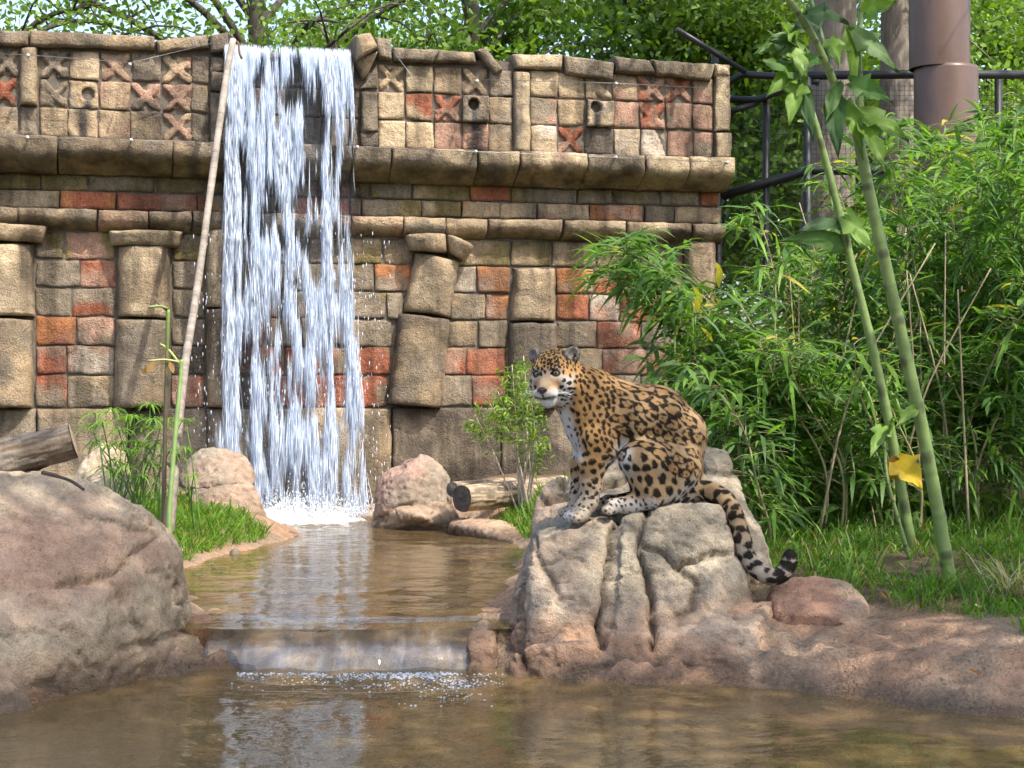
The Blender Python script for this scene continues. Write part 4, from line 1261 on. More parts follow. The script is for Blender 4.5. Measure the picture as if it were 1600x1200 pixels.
# ================================================================== LOGS AND POLES
def log(name, p0, p1, r0, r1, label, bark=(.135, .112, .09), core=(.30, .22, .15), seed=0, rough=1.0):
    o = empty(name, np.minimum(p0, p1) * .5 + np.maximum(p0, p1) * .5 - np.array([0, 0, max(r0, r1)]), label, "log")
    n = 90; sd = 64
    path = np.outer(1 - np.linspace(0, 1, n), p0) + np.outer(np.linspace(0, 1, n), p1)
    V, F = tube(path, np.linspace(r0, r1, n), sd, False)
    ax = nrm(p1 - p0)
    ctr = np.repeat(path, sd, 0)
    rad = V - ctr
    ang = np.tile(np.arange(sd) * 2 * math.pi / sd, n); al = np.repeat(np.linspace(0, np.linalg.norm(p1 - p0), n), sd)
    q3 = np.stack([np.cos(ang) * 6.0 + seed, np.sin(ang) * 6.0, al * 6.0], 1)
    ridg = fbm(q3 * 1.6, 4, 91) - .5
    broad = fbm(np.stack([np.cos(ang) + seed, np.sin(ang), al * 2], 1), 2, 92) - .5
    V = ctr + rad * (1 + ridg * .36 * rough + broad * .16)[:, None]
    C = mixc(np.array(bark) * .55, np.array(bark) * 1.6, sstep(.3, .7, ridg + .5))
    peel = sstep(.54, .60, fbm(np.stack([np.cos(ang) * 1.6 + seed * 2, np.sin(ang) * 1.6, al * 2.4], 1), 3, 93))
    V = V - rad * (.10 * rough * peel)[:, None]
    C = mixc(C, np.array(core) * .45, peel * .8 * rough)
    mk("bark", V, F, M['bark'], o, C, True)
    for e, (pc, rr, sg) in enumerate(((p0, r0, -1), (p1, r1, 1))):
        u = nrm(np.cross(ax, [0, 0, 1.0])); w_ = np.cross(ax, u)
        rs = np.array([0, .25, .5, .75, .97]); a = np.arange(sd) * 2 * math.pi / sd
        Vv = [pc + ax * sg * .012]
        for r_ in rs[1:]:
            for a_ in a:
                wr = 1 + .16 * (fbm(np.array([[math.cos(a_) + seed, math.sin(a_), 0 if e == 0 else 9.]]), 2, 92)[0] - .5)
                Vv.append(pc + ax * sg * (.012 - .008 * r_) + (u * math.cos(a_) + w_ * math.sin(a_)) * rr * r_ * wr)
        Vv = np.array(Vv)
        T_ = [(0, 1 + (k + 1) % sd, 1 + k)[::sg] for k in range(sd)]
        Q_ = [tuple((1 + j * sd + k, 1 + j * sd + (k + 1) % sd, 1 + (j + 1) * sd + (k + 1) % sd, 1 + (j + 1) * sd + k)[::-sg]) for j in range(3) for k in range(sd)]
        rr_ = np.concatenate([[0], np.repeat(rs[1:], sd)])
        Cc = np.array(core)[None, :] * (.8 + .5 * fbm(Vv * 30, 3, 5) + 0 * rr_)[:, None]
        mk("cut_end", Vv, [np.array(T_), np.array(Q_)], M['wood'], o, Cc, False)
    return o
# left log: rests on the big boulder
log("log", P(114, 689, 8.25), P(-175, 772, 8.10), .088, .098, "cut log with grey furrowed bark lying on the big boulder", seed=3)
log("log", P(722, 779, 13.1), P(880, 762, 13.9), .105, .10, "short pale log with a dark round end lying in the grass", (.30, .235, .165), (.075, .06, .055), seed=9, rough=.35)
log("log", P(707, 765, 13.25), P(800, 757, 13.9), .06, .055, "thin log lying behind the short pale log", (.30, .235, .165), (.10, .085, .08), seed=13, rough=.35)
# twig below the left log
pth = spline([P(66, 738, 7.98), P(90, 744, 7.95), P(112, 752, 7.9), P(131, 765, 7.85)], 12)
tag(mk("twig", *tube(pth, np.linspace(.010, .006, 12), 6, True, .3), M['wood'], None, np.array([.07, .055, .045])), "dark twig lying on the big boulder below the log", "twig")
# tall dead pole leaning on the wall beside the waterfall
pth = spline([G(262, 11.3, .2), P(268, 795, 11.35), P(285, 600, 12.2), P(305, 470, 12.9), P(330, 290, 13.6), P(352, 130, 14.1), P(364, 62, 14.3)], 40)
pole = empty("dead_pole", pth[0], "tall bare grey pole leaning against the wall left of the waterfall", "pole")
mk("shaft", *tube(pth, np.linspace(.032, .027, 40), 9, True, .12), M['wood'], pole, mixc(np.array([.13, .11, .09]), np.array([.31, .27, .23]), np.clip(np.linspace(.2, 1, 40).repeat(9).tolist() + [.2, 1], 0, 1)))
mk("twig", *tube(spline([P(364, 70, 14.3), P(372, 66, 14.28), P(374, 82, 14.25), P(378, 92, 14.25)], 8), .010, 5), M['wood'], pole, np.array([.12, .08, .06]))
# two cut stalks in front of it
st = empty("cut_stalk", G(256, 11.0, .22), "thin brown and green broken stalk with a bent tip beside the leaning pole", "stalk")
pth = spline([G(255, 11.0, .2), P(256, 790, 11.0), P(259, 640, 11.0), P(262, 520, 11.0), P(263, 484, 11.0)], 24)
c = mixc(np.array([.10, .075, .05]), np.array([.16, .25, .05]), np.clip(np.linspace(-1.6, 1.3, 24).repeat(7).tolist() + [0, 1], 0, 1))
mk("stem", *tube(pth, np.linspace(.016, .012, 24), 7, True, .08), M['stem'], st, c)
mk("side_twig", *tube(spline([P(263, 486, 11.0), P(250, 476, 11.0), P(241, 464, 11.0)], 6), [.01, .009, .008, .007, .006, .005], 5), M['stem'], st, np.array([.12, .09, .06]))
mk("side_twig", *tube(spline([P(262, 482, 11.0), P(248, 478, 10.95), P(233, 480, 10.9)], 6), [.01, .009, .009, .009, .008, .008], 5), M['stem'], st, np.array([.22, .28, .10]))
st2 = empty("cut_stalk", G(266, 10.9, .22), "pale green stalk with a side shoot beside the leaning pole", "stalk")
pth = spline([G(264, 10.9, .2), P(265, 795, 10.9), P(274, 680, 10.95), P(282, 590, 11.0), P(283, 562, 11.0)], 24)
mk("stem", *tube(pth, np.linspace(.017, .012, 24), 8, True, .05), M['stem'], st2, np.array([.20, .30, .10]))
mk("side_twig", *tube(spline([P(283, 572, 11.0), P(268, 552, 11.0), P(258, 542, 11.0), P(250, 538, 11.0)], 8), .009, 5), M['stem'], st2, np.array([.30, .36, .10]))
mk("side_twig", *tube(spline([P(282, 566, 11.0), P(258, 562, 10.97), P(232, 564, 10.95)], 8), .007, 5), M['stem'], st2, np.array([.36, .36, .16]))
V, F = blades(np.array([P(238, 566, 10.95), P(266, 566, 10.95), P(234, 574, 10.95)]), nrm(np.array([[-.4, 0, -1], [.3, 0, -1], [-1, 0, -.6]])), nrm(np.array([[1, .3, 0], [1, .3, 0], [.4, .5, -.6]])), np.array([.075, .07, .06]), np.array([.05, .04, .035]), .1)
for k in range(3):
    mk("dry_leaf", V[k * 7:k * 7 + 7], [np.array([[4, 5, 6]]), np.array([[0, 1, 3, 2], [2, 3, 5, 4]])], M['bigleaf'], st2, np.array([.42, .25, .10]))

# ================================================================== JAGUAR
JO = np.array([(1000 - 800) / 318.0, 8.5, EYE + (600 - 795) / 318.0])     # base: middle of the haunches on the rock
HC = np.array([-.425, -.13, .650])                                         # head centre
HF = nrm(np.array([-.40, -.91, -.07])); HS = nrm(np.cross(HF, [0, 0, 1.0])) * -1; HU = np.cross(HF, HS)
if HU[2] < 0: HU = -HU
if HS[0] < 0: HS = -HS
tilt = math.radians(2)
HS, HU = HS * math.cos(tilt) + HU * math.sin(tilt), HU * math.cos(tilt) - HS * math.sin(tilt)
def hp(s, f, u):
    return HC + HS * s + HF * f + HU * u

jh = .0048
jlo = np.array([-.64, -.38, -.40]); jhi = np.array([.80, .26, .90])
jd = np.ceil((jhi - jlo) / jh).astype(int) + 1
jax_ = [(np.arange(jd[i]) * jh + jlo[i]).astype(np.float32) for i in range(3)]
BIG = 9.0

def sub(b0, b1, mar):
    i0 = np.clip(np.floor((b0 - mar - jlo) / jh).astype(int), 0, jd); i1 = np.clip(np.ceil((b1 + mar - jlo) / jh).astype(int) + 1, 0, jd)
    sl = tuple(slice(a, b) for a, b in zip(i0, i1))
    X = jax_[0][sl[0]][:, None, None]; Y = jax_[1][sl[1]][None, :, None]; Z = jax_[2][sl[2]][None, None, :]
    return sl, X, Y, Z

def cone(S, p1, r1, p2, r2, k):
    p1 = np.asarray(p1, float); p2 = np.asarray(p2, float)
    rm = max(r1, r2)
    sl, X, Y, Z = sub(np.minimum(p1, p2) - rm, np.maximum(p1, p2) + rm, max(.09, k))
    d = (p2 - p1).astype(np.float32); L2 = float(d @ d) + 1e-9
    ax_, ay, az = X - p1[0], Y - p1[1], Z - p1[2]
    t = np.clip((ax_ * d[0] + ay * d[1] + az * d[2]) / L2, 0, 1)
    q = np.sqrt((ax_ - t * d[0]) ** 2 + (ay - t * d[1]) ** 2 + (az - t * d[2]) ** 2) - (r1 + (r2 - r1) * t)
    S[sl] = smin(S[sl], q.astype(np.float32), k)

def ell(S, c, r, k, basis=None, neg=False):
    c = np.asarray(c, float); r = np.asarray(r, float)
    sl, X, Y, Z = sub(c - r.max(), c + r.max(), max(.07, k))
    a = [X - c[0], Y - c[1], Z - c[2]]
    if basis is not None:
        a = [a[0] * b[0] + a[1] * b[1] + a[2] * b[2] for b in basis]
    k0 = np.sqrt((a[0] / r[0]) ** 2 + (a[1] / r[1]) ** 2 + (a[2] / r[2]) ** 2)
    k1 = np.sqrt((a[0] / r[0] ** 2) ** 2 + (a[1] / r[1] ** 2) ** 2 + (a[2] / r[2] ** 2) ** 2) + 1e-6
    q = (k0 * (k0 - 1) / k1).astype(np.float32)
    if neg:
        S[sl] = -smin(-S[sl], q, k)
    else:
        S[sl] = smin(S[sl], q, k)

def fresh():
    return np.full(tuple(jd), BIG, np.float32)

body = fresh()
# trunk
cone(body, (.165, .0, .215), .140, (.185, .0, .36), .135, .05)
cone(body, (.182, .0, .36), .132, (.075, -.01, .446), .148, .06)
cone(body, (.075, -.01, .446), .148, (-.07, -.02, .445), .158, .06)
cone(body, (-.07, -.02, .445), .158, (-.165, -.03, .485), .150, .06)
cone(body, (-.165, -.035, .49), .142, (-.245, -.05, .565), .112, .06)
cone(body, (-.265, -.05, .42), .112, (-.325, -.07, .53), .100, .06)      # chest and throat
cone(body, (-.245, -.055, .575), .112, (-.355, -.095, .625), .098, .05)   # neck
cone(body, (-.20, -.03, .40), .125, (-.24, -.04, .34), .085, .06)
cone(body, (.0, .0, .36), .125, (.10, 0, .28), .13, .06)                  # belly
cone(body, (.12, -.03, .10), .098, (.20, .02, .12), .105, .06)            # seat
# near haunch
g = fresh()
cone(g, (.165, -.085, .215), .128, (.045, -.140, .245), .105, .05)
cone(g, (.045, -.140, .245), .100, (-.030, -.160, .252), .078, .04)
cone(g, (-.030, -.165, .235), .072, (.030, -.175, .10), .062, .05)
cone(g, (.10, -.12, .12), .092, (.02, -.16, .11), .066, .06)
cone(g, (.045, -.175, .060), .052, (-.06, -.195, .035), .040, .03)
cone(g, (-.06, -.195, .035), .040, (-.145, -.212, .026), .038, .03)
for k in range(4):
    a = -.03 + k * .022
    cone(g, (-.140, -.205 - a * .6, .020), .021, (-.185 + abs(k - 1.5) * .008, -.212 - a, .008), .020, .010)
body = smin(body, g, .028)
# far hind leg: only its foot and knee show
g = fresh()
cone(g, (.12, .10, .2), .115, (-.01, .145, .23), .075, .05)
cone(g, (-.01, .145, .22), .065, (.02, .14, .06), .05, .04)
cone(g, (.02, .13, .045), .042, (-.15, .05, .025), .036, .03)
cone(g, (-.15, .05, .025), .038, (-.20, .02, .015), .034, .02)
body = smin(body, g, .04)
# near fore leg
g = fresh()
cone(g, (-.150, -.105, .50), .082, (-.215, -.125, .36), .086, .05)
cone(g, (-.155, -.115, .42), .078, (-.195, -.135, .29), .078, .05)
cone(g, (-.225, -.135, .33), .080, (-.245, -.145, .225), .066, .04)
cone(g, (-.245, -.145, .225), .066, (-.250, -.152, .12), .050, .03)
cone(g, (-.250, -.152, .12), .050, (-.262, -.160, .045), .042, .03)
cone(g, (-.262, -.160, .045), .044, (-.300, -.178, -.008), .045, .03)
for k in range(4):
    a = (k - 1.5) * .027
    q0 = np.array([-.305, -.185, -.012]); f_ = nrm(np.array([-.88, -.47, 0])); s_ = np.array([-.47, .88, 0])
    cone(g, q0 + s_ * a, .028, q0 + f_ * (.052 - abs(k - 1.5) * .008) + s_ * a * 1.15 + np.array([0, 0, -.016]), .023, .010)
body = smin(body, g, .024)
# far fore leg
g = fresh()
cone(g, (-.19, .06, .46), .09, (-.24, .055, .33), .080, .05)
cone(g, (-.24, .055, .33), .078, (-.275, .03, .2), .060, .03)
cone(g, (-.275, .03, .2), .058, (-.295, .010, .09), .045, .03)
cone(g, (-.295, .010, .09), .044, (-.318, -.02, .0), .043, .03)
for k in range(4):
    a = (k - 1.5) * .026
    q0 = np.array([-.325, -.03, -.004]); f_ = nrm(np.array([-.90, -.42, 0])); s_ = np.array([-.42, .90, 0])
    cone(g, q0 + s_ * a, .027, q0 + f_ * (.052 - abs(k - 1.5) * .008) + s_ * a * 1.15 + np.array([0, 0, -.014]), .023, .010)
body = smin(body, g, .035)
# tail
tp = spline([(.255, .0, .095), (.315, -.02, .090), (.352, -.05, .080), (.41, -.12, .045), (.446, -.195, -.030), (.470, -.235, -.12), (.490, -.255, -.205), (.530, -.275, -.265), (.595, -.285, -.300), (.655, -.285, -.288), (.688, -.280, -.235), (.693, -.275, -.205)], 34)
tr = np.interp(np.linspace(0, 1, 34), [0, .15, .35, .7, .9, 1], [.052, .046, .041, .038, .036, .031])
g = fresh()
for i in range(33):
    cone(g, tp[i], tr[i], tp[i + 1], tr[i + 1], .012)
body = smin(body, g, .035)
# head
g = fresh()
HB = [HS, HF, HU]
ell(g, hp(0, -.015, .030), (.103, .118, .106), .03, HB)
for s in (-1, 1):
    ell(g, hp(s * .066, .012, -.030), (.056, .072, .062), .045, HB)
    ell(g, hp(s * .046, .072, .045), (.032, .030, .022), .03, HB)          # brow
    ell(g, hp(s * .058, .062, -.012), (.034, .036, .026), .03, HB)         # cheek bone
cone(g, hp(0, .045, .035), .048, hp(0, .112, -.032), .034, .035)             # bridge of the nose
cone(g, hp(0, .06, -.05), .055, hp(0, .112, -.068), .040, .03)
for s in (-1, 1):
    ell(g, hp(s * .027, .124, -.074), (.035, .034, .026), .012, HB)          # whisker pads
cone(g, hp(0, .135, -.050), .020, hp(0, .146, -.058), .018, .015)
cone(g, hp(0, .03, -.085), .052, hp(0, .106, -.118), .025, .016)             # lower jaw
for s in (-1, 1):
    ell(g, hp(s * .047, .103, .020), (.019, .016, .012), .012, HB, neg=True)
    eb = nrm(HS * s * .95 + HF * .45); eu = nrm(HU * .93 + HS * s * .42); ef = np.cross(eb, eu)
    ec = hp(s * .099, -.012, .103)
    ell(g, ec, (.036, .018, .042), .022, [nrm(np.cross(eu, nrm(HF + HS * s * .25))), nrm(HF + HS * s * .25), eu])
    ell(g, ec + nrm(HF + HS * s * .25) * .018 + eu * .006, (.023, .017, .030), .008, [nrm(np.cross(eu, nrm(HF + HS * s * .25))), nrm(HF + HS * s * .25), eu], neg=True)
body = smin(body, g, .05)
JV, JQ = surface_nets(body, jlo, jh)
del body, g
# drop stray islands: keep everything (a single solid); smooth the voxel steps
JV = relax(JV, JQ, 5, .55)
JN = vnormals(JV, JQ)
JV = JV + JN * (.006 * (fbm(JV * 14, 3, 7) - .5))[:, None]

# ---- coat
R_ = np.random.default_rng(21)
rel = JV - HC
hs_, hf_, hu_ = rel @ HS, rel @ HF, rel @ HU
head_r = np.sqrt((hs_ / .135) ** 2 + (hf_ / np.where(hf_ > 0, .235, .175)) ** 2 + (hu_ / .172) ** 2)
is_head = head_r < 1.0
td = np.full(len(JV), 9.0); tpar = np.zeros(len(JV))
for i in range(33):
    d_ = seg_dist(JV, tp[i], tp[i + 1])
    m_ = d_ < td
    td[m_] = d_[m_]; tpar[m_] = (i + .5) / 33
is_tail = (td < .065) & (tpar > .10) & (JV[:, 0] > .30)
x_, y_, z_ = JV.T
fore_leg = (x_ < -.16) & (z_ < .31) & ~is_head
foot = (z_ < .085) & (x_ < .06) & (y_ < -.1) & ~fore_leg
n_lo = fbm(JV * 5, 3, 3)
GOLD = np.array([.49, .285, .115]); TANc = np.array([.46, .315, .175]); CREAM = np.array([.62, .56, .48]); WHITE = np.array([.78, .79, .80]); BLACK = np.array([.006, .0055, .0055])
coat = mixc(np.broadcast_to(TANc, JV.shape), GOLD, sstep(-.05, -.22, x_) * .9)
coat = mixc(coat, GOLD * .86, sstep(.48, .62, z_ + (n_lo - .5) * .08) * .5 * (~is_head))
# paler underside, inside of the legs, lower legs
under = sstep(-.1, -.75, JN[:, 2]) * (~is_tail)
coat = mixc(coat, WHITE * .85, under * sstep(.40, .30, z_) * .8)
coat = mixc(coat, CREAM, sstep(.24, .04, z_) * fore_leg * .75)
coat = mixc(coat, WHITE * .8, foot * sstep(.09, .05, z_ + (n_lo - .5) * .04) * .7)
knee = np.linalg.norm((JV - np.array([-.095, -.165, .255])) * np.array([1.1, .6, .7]), axis=1)
coat = mixc(coat, WHITE * .95, sstep(.085, .03, knee) * .9)
# white bib
bib = sstep(.03, -.03, x_ - (-.322 + (z_ - .38) * -.28)) * sstep(.54, .48, z_) * sstep(.22, .28, z_) * (~is_head)
throat = sstep(-.02, -.10, hu_) * sstep(-.03, .04, hf_) * sstep(-.32, -.38, x_)
coat = mixc(coat, WHITE, np.clip(np.maximum(bib, throat * .9), 0, 1))
coat = mixc(coat, CREAM * .95, is_tail * sstep(.35, .6, tpar) * .8)
# face
fw = is_head & (hf_ > -.06)
muz = sstep(-.052, -.078, hu_ + (hf_ - .1) * .1) * sstep(.03, .07, hf_)
coat = mixc(coat, np.array([.44, .33, .23]), fw * sstep(.050, .028, np.abs(hs_)) * sstep(.055, .03, hu_) * sstep(.04, .07, hf_) * .9)
coat = mixc(coat, WHITE * .92, fw * muz)
hw = sstep(1.0, .80, head_r)
coat = mixc(coat, WHITE * .9, hw * sstep(-.055, -.09, hu_) * sstep(-.04, .02, hf_) * .9)
cheek = sstep(1.0, .80, head_r) * sstep(.055, .085, np.abs(hs_)) * sstep(.02, -.02, hu_) * sstep(-.09, -.02, hf_)
coat = mixc(coat, WHITE * .85, np.clip(cheek, 0, 1) * .85)
ink = np.zeros(len(JV))
for s in (-1, 1):
    e = np.stack([hs_ - s * .048, hf_ - .09, hu_ - .018], 1)
    de = np.sqrt((e[:, 0] / 1.25) ** 2 + (e[:, 1] * .8) ** 2 + e[:, 2] ** 2)
    coat = mixc(coat, WHITE * .85, fw * (sstep(.040, .028, np.sqrt((e[:, 0] * .9) ** 2 + e[:, 1] ** 2 + (e[:, 2] * (.95)) ** 2)) * .42))
    ink = np.maximum(ink, fw * sstep(.0215, .0165, de))
    # tear line
    a = hp(s * .033, .1, .010); b = hp(s * .027, .115, -.030)
    ink = np.maximum(ink, fw * sstep(.0095, .005, seg_dist(JV, a, b)) * .85)
    # ear backs dark, insides pale
    ec = hp(s * .099, -.012, .108)
    dE = np.linalg.norm(JV - ec, axis=1)
    fr_ = JN @ nrm(HF + HS * s * .25)
    ear = (dE < .058) & (hu_ > .075)
    ink = np.where(ear & (fr_ < -.1), np.maximum(ink, .85), ink)
    coat = np.where((ear & (fr_ > .15))[:, None], np.array([.32, .285, .26]) * (.6 + .4 * fbm(JV * 60, 2, 4)[:, None]), coat)
    rim = ear & (dE > .033)
    ink = np.where(rim & (fr_ > -.3) & (fr_ < .75), .75, ink)
# mouth line and chin cleft
mouth_u = -.0985 + .010 * sstep(.0, .05, np.abs(hs_)) - .0 * hs_
ink = np.maximum(ink, fw * (hf_ > .055) * sstep(.0062, .0036, np.abs(hu_ - mouth_u)) * sstep(.062, .05, np.abs(hs_)))
ink = np.maximum(ink, fw * (hf_ > .12) * sstep(.0065, .0035, np.abs(hs_)) * (hu_ < -.065) * (hu_ > -.1))

# spacing of the markings over the body, then dart throwing
sp = np.full(len(JV), .071); kindv = np.full(len(JV), 1)          # 1 = rosette, 0 = solid spot
rad_ = np.full(len(JV), .0265)
fq = (x_ < -.135) & ~is_tail
sp[fq] = .0245; kindv[fq] = 0; rad_[fq] = .0100
tr_ = (x_ >= -.135) & (x_ < -.085) & (z_ > .28)
sp[tr_] = .056; rad_[tr_] = .018
thigh = (x_ > -.12) & (z_ < .255) & (y_ < -.06) & ~is_tail
sp[thigh] = .043; kindv[thigh] = 0; rad_[thigh] = .0180
m_ = fore_leg & (z_ > .14); sp[m_] = .040; rad_[m_] = .0150
m_ = fore_leg & (z_ <= .14); sp[m_] = .026; rad_[m_] = .0085
m_ = fore_leg & (z_ <= .03); sp[m_] = .020; rad_[m_] = .0052
m_ = foot; sp[m_] = .022; rad_[m_] = .0065; kindv[m_] = 0
m_ = is_head; sp[m_] = .0165; kindv[m_] = 0; rad_[m_] = .0072
m_ = is_head & ((hf_ > .065) & (hu_ < .01) & (np.abs(hs_) < .06)); sp[m_] = .014; rad_[m_] = .0009
m_ = is_head & (hf_ > .095) & (hu_ < .02); sp[m_] = .014; rad_[m_] = .0009
m_ = is_head & (hu_ < -.055) & (np.abs(hs_) < .05) & (hf_ > .02); sp[m_] = .014; rad_[m_] = .0009
m_ = is_head & (hu_ > .03) & (hf_ > .03); sp[m_] = .0145; rad_[m_] = .0066
m_ = is_head & (np.abs(hs_) > .07) & (hu_ < .04); sp[m_] = .0225; rad_[m_] = .0085
m_ = (np.linalg.norm(JV - hp(.104, -.012, .118), axis=1) < .056) | (np.linalg.norm(JV - hp(-.104, -.012, .118), axis=1) < .056); m_ &= hu_ > .085; sp[m_] = .014; rad_[m_] = .0009
m_ = is_tail; sp[m_] = .046; kindv[m_] = 0; rad_[m_] = .0195
m_ = (np.clip(bib, 0, 1) > .5); sp[m_] = .040; rad_[m_] = .0075; kindv[m_] = 0
cand = R_.permutation(len(JV))[:30000]
acc_i = []; accP = np.zeros((4000, 3)); accS = np.zeros(4000); na = 0
# the larger marks of the near flank and thigh stand where they do on this animal: (x, z in mm from the base, radius in mm, open ring or solid)
FL = [(540, 255, 29, 1), (620, 246, 27, 1), (697, 275, 31, 1), (765, 305, 27, 1), (600, 290, 31, 1), (673, 318, 34, 1), (740, 355, 33, 1), (805, 352, 20, 1), (530, 327, 27, 1), (583, 350, 25, 1), (640, 382, 29, 1), (692, 400, 23, 1),
      (815, 405, 34, 1), (740, 428, 31, 1), (560, 394, 26, 1), (498, 400, 26, 1), (590, 440, 30, 1), (515, 455, 27, 1), (632, 466, 21, 1), (676, 455, 25, 1), (720, 487, 25, 1), (812, 470, 25, 1), (860, 490, 28, 1), (770, 497, 23, 1), (830, 555, 27, 1),
      (872, 580, 22, 1), (762, 582, 27, 1), (708, 520, 20, 1), (820, 612, 26, 1), (855, 645, 25, 1), (735, 622, 22, 1), (795, 652, 25, 1), (466, 468, 20, 1),
      (600, 572, 24, 0), (560, 620, 22, 0), (612, 620, 22, 0), (650, 606, 20, 0), (548, 680, 17, 0), (580, 672, 20, 0), (625, 676, 27, 0), (683, 672, 26, 0), (660, 738, 22, 0), (720, 730, 24, 0), (790, 742, 22, 0), (690, 612, 16, 0), (745, 682, 20, 0), (805, 692, 20, 0), (612, 722, 17, 0), (855, 700, 18, 0), (535, 575, 18, 0)]
for cx, cy, rr0, kk in FL:
    lx = (800 + cx / 3.0 - 1000) / 318.0; lz = (795 - (520 + cy / 3.0)) / 318.0
    dxz = (JV[:, 0] - lx) ** 2 + (JV[:, 2] - lz) ** 2
    near_ = np.argsort(dxz)[:60]
    i = near_[np.argmin(JV[near_, 1] + 8 * np.sqrt(dxz[near_]))]
    rad_[i] = rr0 / 3.0 / 318.0 * (.92 if kk else .72); kindv[i] = kk
    accP[na] = JV[i]; accS[na] = rad_[i] * 2.5; acc_i.append(i); na += 1
for i in cand:
    if na:
        d2 = ((accP[:na] - JV[i]) ** 2).sum(1)
        lim = .5 * (accS[:na] + sp[i])
        if (d2 < lim * lim).any():
            continue
    accP[na] = JV[i]; accS[na] = sp[i]; acc_i.append(i); na += 1
    if na >= 3990: break
warp = (np.stack([fbm(JV * 38, 2, 31), fbm(JV * 38, 2, 32), fbm(JV * 38, 2, 33)], 1) - .5) * .010
JW = JV + warp
inner = np.zeros(len(JV))
order = np.argsort(JV[:, 0]); xs_sorted = JV[order, 0]
for i in acc_i:
    c0 = JV[i]; nn_ = JN[i]; r0 = rad_[i] * (R_.uniform(.88, 1.22) if sp[i] < .06 else R_.uniform(.95, 1.05))
    reach = r0 * 2.0 + .012
    a, b = np.searchsorted(xs_sorted, [c0[0] - reach, c0[0] + reach])
    id_ = order[a:b]
    df = JW[id_] - c0
    near_ = (np.abs(df[:, 1]) < reach) & (np.abs(df[:, 2]) < reach)
    id_ = id_[near_]; df = df[near_]
    if len(id_) == 0: continue
    # long axis of the mark: down and back along the flank, round the limb on legs
    t1 = np.array([.35, 0, -1.0]) if kindv[i] == 0 else np.array([1.0, 0, -.35])
    if is_tail[i]: t1 = np.array([1.0, .2, .3])
    if fore_leg[i]: t1 = np.array([1.0, .1, .15])
    if is_head[i]: t1 = HU * .9 + HS * .35 * np.sign(hs_[i]) if hu_[i] > 0 else HS * np.sign(hs_[i]) * .6 + HU * .5 - HF
    t1 = nrm(t1 - nn_ * (t1 @ nn_)); t2 = np.cross(nn_, t1)
    st_ = R_.uniform(1.05, 1.5)
    a1 = (df @ t1) / st_; a2 = (df @ t2) * R_.uniform(.95, 1.2)
    dn = np.abs(df @ nn_)
    rr = np.hypot(a1, a2)
    th_ = np.arctan2(a2, a1)
    ph = R_.uniform(0, 6.28, 4)
    lob = .13 * np.sin(2 * th_ + ph[0]) + .11 * np.sin(3 * th_ + ph[1]) + .06 * np.sin(5 * th_ + ph[2])
    ok = dn < reach
    if kindv[i] == 0:
        v = sstep(r0 * 1.12, r0 * .88, rr * (1 + lob)) if r0 > .002 else 0 * rr
        if is_tail[i]: v = v
    else:
        nl = R_.integers(4, 6)
        wv = r0 * .18 * (1.0 + .80 * np.cos(nl * th_ + ph[3])) + .0018
        dr = np.abs(rr * (1 + lob) - r0)
        v = sstep(wv * 1.15, wv * .8, dr)
        fill = sstep(r0 * 1.0, r0 * .8, rr * (1 + lob))
        inner[id_] = np.maximum(inner[id_], np.where(ok, fill, 0))
        for k in range(R_.integers(0, 3)):
            o1, o2 = R_.uniform(-.35, .35, 2) * r0
            v = np.maximum(v, sstep(r0 * .24, r0 * .14, np.hypot(a1 - o1, a2 - o2)))
    ink[id_] = np.maximum(ink[id_], np.where(ok, v, 0))
# dark saddle line along the back, rings at the tail end, black tip
spine = sstep(.022, .010, np.abs(y_ + .012 + .03 * sstep(-.1, -.3, x_))) * (z_ > .42) * (JN[:, 2] > .2) * sstep(.45, .6, fbm(JV * np.array([22, 4, 22]), 2, 9)) * (~is_head)
ink = np.maximum(ink, np.clip(spine, 0, 1))
ringm = is_tail * sstep(.70, .74, tpar) * sstep(-.65, -.3, np.sin((tpar + (n_lo - .5) * .02) * 74))
ink = np.maximum(ink, ringm)
ink = np.maximum(ink, is_tail * sstep(.955, .97, tpar))
coat = mixc(coat, GOLD * .80, inner * .55)
grain = fbm(JV * np.array([90, 90, 60]), 2, 41)
coat = coat * (.86 + .28 * grain)[:, None]
coat = coat * np.array([.73, .72, .71])
jc = mixc(coat, BLACK, np.clip(ink, 0, 1) * .96)
M['fur'] = plain_mat("fur", None, .72, 0, 160., .82, 1.14, .35, .003, None, .08)
jag = empty("jaguar", JO, "spotted golden jaguar sitting on the split boulder with its tail hanging down", "jaguar")
jb = mk("body", JV + JO, JQ, M['fur'], jag, jc, True)
# short fur: thousands of fine hairs lying along the coat
nh = 95000
tri_a = JQ[R_.integers(0, len(JQ), nh)]
wts = R_.dirichlet((1, 1, 1, 1), nh)
hpz = (JV[tri_a] * wts[..., None]).sum(1); hnn = nrm((JN[tri_a] * wts[..., None]).sum(1)); hcc = (jc[tri_a] * wts[..., None]).sum(1)
flow = np.array([.55, .05, -.75]) + R_.normal(0, .22, (nh, 3))
hr = hpz - HC
onh = np.linalg.norm(hr / .15, axis=1) < 1.0
flow[onh] = nrm(hr[onh] - HF * .12 * 1.2) + R_.normal(0, .2, (onh.sum(), 3))
ont = (hpz[:, 0] > .31) & (hpz[:, 2] < .12)
ti = np.argmin(((hpz[ont][:, None, :] - tp[None, :-1]) ** 2).sum(2), 1)
flow[ont] = nrm(np.diff(tp, axis=0))[ti] + R_.normal(0, .2, (ont.sum(), 3))
flow = flow - hnn * (flow * hnn).sum(1, keepdims=True)
hd = nrm(nrm(flow) * .93 + hnn * .30)
hl = np.where(onh, .010, .015) * R_.uniform(.6, 1.3, nh)
onface = onh & ((hr @ HF) > .05)
hl[onface] = .005
